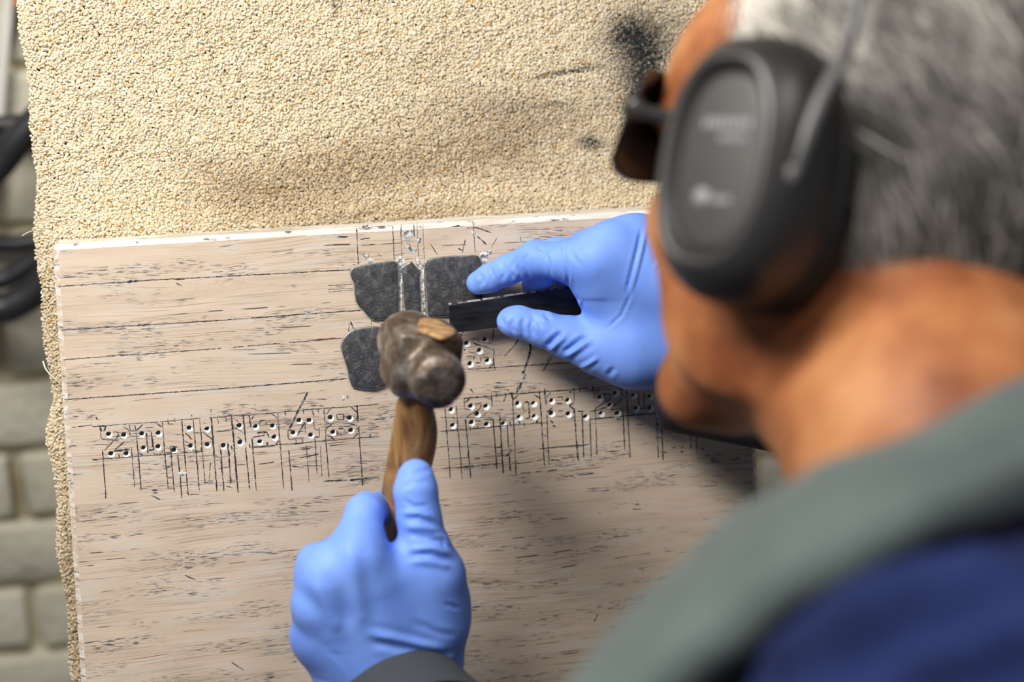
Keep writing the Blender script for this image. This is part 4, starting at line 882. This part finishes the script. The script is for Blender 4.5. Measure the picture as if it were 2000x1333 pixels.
for i in pick:
    p = V[i].copy(); nrm = N[i]
    if nrm @ (p - np.array([-.012, 0, .045])) < 0: continue
    comb_ = np.array([-.75, 0, -.55]) if p[2] > .02 else np.array([-.35, 0, -.9])
    comb_ = comb_ + rng.normal(0, .22, 3); d = comb_ - nrm * (comb_ @ nrm); d = unit(d)
    ln = rng.uniform(.018, .034); pts = []
    for k in range(5):
        u = k / 4; q = p + d * ln * u + nrm * (.0012 + .0035 * math.sin(u * 2.4) * rng.uniform(.5, 1.)) - nrm * (ln * u) ** 2 / (2 * .095)
        pts.append(q)
    r = rng.uniform(.0003, .0007); b_ = np.cross(nrm, d); base = len(sv); cc = hair_col(p[None], rng.normal(0, .20))[0]
    for k, q in enumerate(pts):
        rr2 = r * (1 - .8 * k / 4)
        for a in (0, 2.09, 4.19): sv.append(q + rr2 * (math.cos(a) * b_ + math.sin(a) * nrm)); sc_.append((*cc, 1))
    for k in range(4):
        for j in range(3): sf.append((base + k * 3 + j, base + k * 3 + (j + 1) % 3, base + k * 3 + 3 + (j + 1) % 3, base + k * 3 + 3 + j))
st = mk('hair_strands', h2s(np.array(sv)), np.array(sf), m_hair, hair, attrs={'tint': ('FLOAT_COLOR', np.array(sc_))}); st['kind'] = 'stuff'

# ---------- jacket, sleeves, trousers, boots
m_navy = mat('navy_cloth', lin(38, 50, 92), .9, spec=.2); t = NT(m_navy)
n_ = t.noise(t.coord(), 12, 4); t.color(t.ramp(n_, [(.3, lin(15, 25, 58)), (.7, lin(34, 46, 94))])); t.bump(t.noise(t.coord(), 700, 2), .3, .0008)
SL = D(1880, 1545, .515); SR = E.T @ (np.array([.27, .03, .87]) - O_CAM)
dn = w2s(s2w(NB) + np.array([0., 0., -1.])) - NB                         # world down in slab axes
fw = camvec((-.98, 0, -.2)); fw = unit(fw - dn * (fw @ dn))
WL = S(764, 1400, .118); WR = S(1420, 715, .045)
EL = E.T @ (np.array([.055, .315, .70]) - O_CAM); ER = E.T @ (np.array([.365, .045, .985]) - O_CAM)
pel = NB + dn * .52 - fw * .08
g = Solid(np.minimum.reduce([NB, SL, SR, WL, WR, EL, ER, pel]) - .14, np.maximum.reduce([NB, SL, SR, WL, WR, EL, ER, pel]) + .14, .0065)
SLi = SL + (NB - SL) * .18; SRi = SR + (NB - SR) * .18
g.cone(NB + dn * .070 - fw * .035, SLi, .066, .060, .03); g.cone(NB + dn * .085 - fw * .02, SRi + dn * .04, .055, .055, .03)
g.cone(NB + dn * .14 - fw * .03, NB + dn * .28 - fw * .03, .075, .11, .05); g.cone(SLi + dn * .05, pel + (SL - NB) * .45, .075, .11, .06); g.cone(SRi + dn * .05, pel + (SR - NB) * .45, .075, .11, .06); g.cone(NB + dn * .24 - fw * .03, pel, .12, .13, .06)
g.cone(D(1700, 1250, .60), D(1340, 1480, .62), .030, .030, .02); g.cone(SL, EL, .060, .050, .03); g.cone(EL, WL + (EL - WL) * .05, .048, .041, .02); g.cone(SR, ER, .058, .048, .03); g.cone(ER, WR, .048, .0335, .02)
V, Q = g.mesh(2); N = vnormals(V, Q)
wv_ = np.sin(V[:, 0] * 95 + 14 * np.sin(V[:, 1] * 40)) * np.sin(V[:, 2] * 80 + 9 * np.sin(V[:, 0] * 30)); wl_ = np.sin(V[:, 0] * 42 + 3 * np.sin(V[:, 1] * 23)) * np.cos(V[:, 2] * 38 + V[:, 1] * 25); V = V + N * (.0016 * wv_ + .0036 * wl_)[:, None]; V = relax_mesh(relax_mesh(V, Q), Q)
V = folds(V, Q, [([(1540, 1290), (1650, 1190), (1800, 1130)], .006, 34), ([(1620, 1333), (1760, 1230), (2000, 1160)], -.007, 38), ([(1740, 1345), (1860, 1280), (2000, 1240)], .006, 36), ([(1800, 1060), (1900, 1030), (2010, 1050)], -.005, 30), ([(1480, 1333), (1560, 1330), (1650, 1300)], -.005, 28)])
jacket = mk('jacket', V, Q, m_navy, person); jacket['label'] = 'dark navy work jacket'
m_cuff = mat('charcoal_knit', lin(58, 62, 66), .9); t = NT(m_cuff); t.bump(t.noise(t.coord((400, 60, 400)), 1, 2), .4, .001)
m_cuff_shade = mat('navy_cuff_painted_shade', lin(22, 27, 46), .9)  # jacket navy made darker: the right sleeve's shade is painted into this cuff colour
def cuff(w0, w1, r0, r1, m):
    ax_ = unit(w1 - w0); ln = np.linalg.norm(w1 - w0); u_ = unit(np.cross(ax_, (0.3, .2, 1))); v2 = np.cross(ax_, u_); a = np.linspace(0, 2 * math.pi, 48, endpoint=False); R = []
    for s_, rr2 in ((.06, .90), (.0, .93), (-.02, .97), (.0, 1.03), (.08, 1.04), (.4, 1.02), (1., 1.0)):
        r = r0 + (r1 - r0) * max(s_, 0); R.append(w0 + ax_ * ln * s_ + (r * rr2 * (1 + .01 * np.sin(a * 24)))[:, None] * (np.cos(a)[:, None] * u_ + np.sin(a)[:, None] * v2))
    v_, f_ = loft(R, cap=False); return mk('cuff', v_, f_, m, person)
cl = cuff(S(772, 1352, .116), S(770, 1352, .116) + unit(EL - WL) * .075, .036, .044, m_cuff); cl['label'] = 'charcoal knitted sleeve cuff'
cuff(S(1318, 738, .040), S(1318, 738, .040) + unit(ER - WR) * .10, .0335, .040, m_cuff_shade)
# collar: wide grey-green band folded round the neck and down the chest
m_coll = mat('grey_green_fleece', lin(80, 95, 92), .9, sheen=.2); t = NT(m_coll)
n_ = t.noise(t.coord(), 25, 4); t.color(t.ramp(n_, [(.3, lin(54, 66, 66)), (.7, lin(74, 88, 85))])); t.bump(t.noise(t.coord(), 500, 3), .4, .0012)
up_ = [(2200, 668, .645), (2000, 772, .610), (1850, 848, .592), (1700, 910, .590), (1600, 948, .598), (1520, 985, .606), (1440, 1040, .612), (1380, 1092, .615), (1280, 1195, .615), (1150, 1335, .612), (1000, 1510, .61), (880, 1680, .61)]
lw_ = [(2220, 885, .570), (2000, 975, .535), (1850, 1036, .522), (1700, 1108, .522), (1600, 1165, .528), (1510, 1222, .534), (1440, 1275, .540), (1375, 1333, .546), (1270, 1420, .555), (1150, 1530, .565), (1030, 1680, .575), (920, 1850, .58)]
cvp = lambda L_: [E.T @ (np.array(q) - O_CAM) for q in L_]               # round the nape to the far side of the neck
U0 = cvp([(.085, .150, .735), (.110, .110, .765), (.150, .062, .785), (.200, .020, .795), (.245, .004, .765), (.268, -.006, .705)]); W0 = cvp([(.075, .190, .765), (.095, .155, .800), (.140, .110, .835), (.215, .065, .850), (.285, .045, .800), (.300, .042, .700)])
U_ = crom(np.array(U0 + [D(*p) for p in up_]), np.zeros(len(up_) + 6), 5)[0]; W_ = crom(np.array(W0 + [D(*p) for p in lw_]), np.zeros(len(lw_) + 6), 5)[0]
rings = []
for i, (a, b) in enumerate(zip(U_, W_)):
    tg = unit(U_[min(i + 1, len(U_) - 1)] - U_[max(i - 1, 0)]); w_ = b - a; nrm = unit(np.cross(w_, tg))
    if nrm @ ((a + b) / 2 - NB - dn * .05) < 0: nrm = -nrm
    ring = []
    for u, h in ((.0, .000), (.02, .006), (.10, .010), (.30, .012), (.5, .0125), (.68, .0115), (.74, .0095), (.80, .0115), (.92, .0105), (.99, .006), (1.0, .0), (.97, -.004), (.6, -.003), (.3, -.003), (.05, -.004)):
        ring.append(a + w_ * u + nrm * (h + .0012 * math.sin(i * .55 + u * 4)))
    rings.append(np.array(ring))
v_, f_ = loft(rings); collar = mk('collar', v_, f_, m_coll, person); collar['label'] = 'wide grey-green collar band'
m_trou = mat('dark_trousers', lin(40, 42, 50), .9); m_boot = mat('black_leather', lin(28, 26, 25), .5)
PW = s2w(pel); sidew = s2w(SL) - s2w(SR); sidew[2] = 0; sidew = unit(sidew); fww = s2w(NB + fw) - s2w(NB); fww[2] = 0; fww = unit(fww)
hips = [PW + sidew * s_ * .09 for s_ in (1, -1)]
lo = np.array([PW[0] - .35, PW[1] - .35, .05]); hi = np.array([PW[0] + .35, PW[1] + .35, PW[2] + .16]); g = Solid(lo, hi, .011)
g.cone(hips[0] + [0, 0, .03], hips[1] + [0, 0, .03], .105, .105, .04)
for s_, hp_ in zip((1, -1), hips):
    kn = hp_ * [1, 1, 0] + np.array([0, 0, .48]) + fww * .03 + sidew * s_ * .03; an = np.array([kn[0], kn[1], .10]) - fww * .04
    g.cone(hp_, kn, .092, .068, .03); g.cone(kn, an, .066, .058, .02)
V, Q = g.mesh(2); mk('trousers', V, Q, m_trou, person, frame='W')
for s_, hp_ in zip((1, -1), hips):
    an = np.array([hp_[0], hp_[1], 0.]) + sidew * s_ * .03 - fww * .01
    lo = an - .22; hi = an + .22; lo[2] = -.02; hi[2] = .24; g = Solid(lo, hi, .007)
    g.cone(an + [0, 0, .16], an + [0, 0, .05], .046, .044, .02); g.cone(an + [0, 0, .042] - fww * .03, an + [0, 0, .040] + fww * .14, .040, .038, .02)
    g.clip(lambda P: -P[..., 2] + .001); V, Q = g.mesh(1); mk('boot', V, Q, m_boot, person, frame='W')

# ================================================================= EAR DEFENDERS
m_blk = mat('black_plastic', lin(38, 37, 37), .38, spec=.5); t = NT(m_blk); t.bump(t.noise(t.coord(), 900, 2), .1, .0003)
m_pan = mat('panel_plastic', lin(46, 44, 43), .5); m_cus = mat('black_cushion', lin(7, 7, 8), .6); m_gry = mat('grey_print', lin(128, 129, 132), .6); m_wire = mat('grey_band', lin(84, 84, 84), .45, .1)
muff = empty('ear_defenders', HO); tag(muff, 'black ear defenders with oval cups clamped over the grey-haired head', 'ear defenders')
CW, CHh = .0375, .0575                                        # half width, half height of a cup
tilt = 0.04; cF, cU = math.cos(tilt) * np.array([1., 0, 0]) - math.sin(tilt) * np.array([0, 0, 1.]), math.sin(tilt) * np.array([1., 0, 0]) + math.cos(tilt) * np.array([0, 0, 1.])
def oval(y, sx, sz, e=.80, n=56, cx=0., cz=0.):
    a = np.linspace(0, 2 * math.pi, n, endpoint=False); ca, sa = np.cos(a), np.sin(a)
    x = sx * np.sign(ca) * np.abs(ca) ** e + cx; z = sz * np.sign(sa) * np.abs(sa) ** e + cz
    return np.array([0, y, 0]) + (x - .005)[:, None] * cF + z[:, None] * cU
for s_ in (1, -1):
    sg = 1 if s_ == 1 else -1
    Y = lambda y: sg * (y)
    shell = [oval(Y(.086), CW * .97, CHh * .97), oval(Y(.090), CW * 1.0, CHh * 1.0), oval(Y(.098), CW * 1.0, CHh * 1.0), oval(Y(.106), CW * .985, CHh * .985), oval(Y(.114), CW * .93, CHh * .94), oval(Y(.120), CW * .83, CHh * .86), oval(Y(.1235), CW * .74, CHh * .79, cx=.001),
             oval(Y(.1245), CW * .68, CHh * .745, cx=.001), oval(Y(.1235), CW * .63, CHh * .71, cx=.001), oval(Y(.1185), CW * .59, CHh * .68, cx=.001), oval(Y(.1180), CW * .3, CHh * .36, cx=.001)]
    v_, f_ = loft([h2s(r) for r in shell]); cup = mk('ear_cup', v_, f_, m_blk, muff)
    cush = [oval(Y(.066), CW * .80, CHh * .82), oval(Y(.068), CW * .93, CHh * .94), oval(Y(.074), CW * 1.0, CHh * 1.0), oval(Y(.082), CW * 1.0, CHh * 1.0), oval(Y(.086), CW * .93, CHh * .94)]
    v_, f_ = loft([h2s(r) for r in cush]); mk('cushion', v_, f_, m_cus, muff)
    v_, f_ = loft([h2s(oval(Y(y), CW * q, CHh * r, cx=.001)) for y, q, r in ((.1178, .57, .66), (.1188, .56, .65), (.1192, .50, .60))]); mk('panel', v_, f_, m_pan, cup)
    # worn light marks moulded on the panel: two short lines of print and a round badge beside a small block (too blurred to read)
    marks = []
    def mark(x0, x1, z0, z1):
        yy = .1198; q = [(x0, z0), (x1, z0), (x1, z1), (x0, z1)]
        P = np.array([np.array([0, Y(y_), 0]) + (a_ - .005) * cF + b_ * cU for y_ in (.1185, yy) for a_, b_ in q]); marks.append((P, box((0, 0, 0), (1, 1, 1))[1]))
    for x in np.arange(-.0130, .0125, .0032): mark(x, x + .0022, .0140, .0178)
    for x in np.arange(-.0110, .0020, .0028): mark(x, x + .0019, .0085, .0112)
    for x in np.arange(-.0085, -.0005, .0026): mark(x, x + .0018, -.0175, -.0145)
    for mv, mf in marks: mk('print_mark', h2s(mv), mf, m_gry, cup, smooth=False)
    bdg = [oval(Y(y), .0042, .0042, 1., 20, cx=.0065, cz=-.0155) for y in (.1185, .1199)]; v_, f_ = loft([h2s(r) for r in bdg]); mk('badge', v_, f_, m_gry, cup)
    # pivot arm along the rear of the cup
    pth = [np.array([-.0300, Y(.1120), -.042]), np.array([-.0355, Y(.1125), -.010]), np.array([-.0385, Y(.1110), .010]), np.array([-.0400, Y(.1065), .032]), np.array([-.041, Y(.098), .052])]
    v_, f_ = tube([h2s(p) for p in pth], [.0030, .0036, .0036, .0034, .0030], 10); mk('pivot_arm', v_, f_, m_wire, muff)
    bm = bmesh.new(); bmesh.ops.create_uvsphere(bm, u_segments=14, v_segments=8, radius=.0058); vv = np.array([q.co[:] for q in bm.verts]) * [1, .6, 1] + np.array([-.0360, Y(.1140), -.002]); ff = [tuple(q.index for q in f.verts) for f in bm.faces]; bm.free()
    mk('pivot_knob', h2s(vv), ff, m_wire, muff)
band = [np.array([-.041, .098 * math.cos(a) * (1.0), .052 + .102 * math.sin(a)]) + np.array([.004 * math.sin(a), 0, 0]) for a in np.linspace(0, math.pi, 13)]
v_, f_ = tube([h2s(p) for p in band], .0026, 8, steps=4); mk('headband', v_, f_, m_wire, muff)

# ================================================================= SAFETY GLASSES
m_gl = mat('black_frame', lin(20, 20, 22), .35); m_lens = mat('smoked_lens', lin(10, 10, 12), .35)
gls = empty('safety_glasses', h2s((.11, 0, .012))); tag(gls, 'black safety glasses worn under the ear defenders', 'glasses')
for s_ in (1, -1):
    R = []
    for u in np.linspace(0, 1, 9):
        ang_ = u * 1.05; x = .1165 - .040 * (1 - math.cos(ang_)) - .002; y = s_ * (.008 + .066 * math.sin(ang_) / math.sin(1.05))
        hh = .020 + .006 * math.sin(u * math.pi)
        R.append(np.array([(x - .006, y, .027 + hh), (x + .001, y, .027), (x + .005, y, .027 - hh * 1.05), (x + .0025, y, .027 - hh * 1.05), (x - .0015, y, .027), (x - .0085, y, .027 + hh)]))
    v_, f_ = loft([h2s(r) for r in R]); mk('lens', v_, f_, m_lens, gls)
    v_, f_ = tube([h2s(p) for p in ((.094, s_ * .072, .030), (.080, s_ * .079, .027), (.040, s_ * .081, .022), (0, s_ * .083, .014), (-.02, s_ * .082, .0))], [.0045, .004, .003, .003, .003], 8); mk('temple', v_, f_, m_gl, gls)
    bm = bmesh.new(); bmesh.ops.create_uvsphere(bm, u_segments=12, v_segments=8, radius=.006); vv = np.array([q.co[:] for q in bm.verts]) * [1, .7, 1.2] + np.array([.088, s_ * .077, .029]); ff = [tuple(q.index for q in f.verts) for f in bm.faces]; bm.free()
    mk('hinge', h2s(vv), ff, m_gl, gls)
v_, f_ = tube([h2s(p) for p in ((.1145, .010, .026), (.1185, 0, .027), (.1145, -.010, .026))], .003, 8); mk('bridge', v_, f_, m_gl, gls)
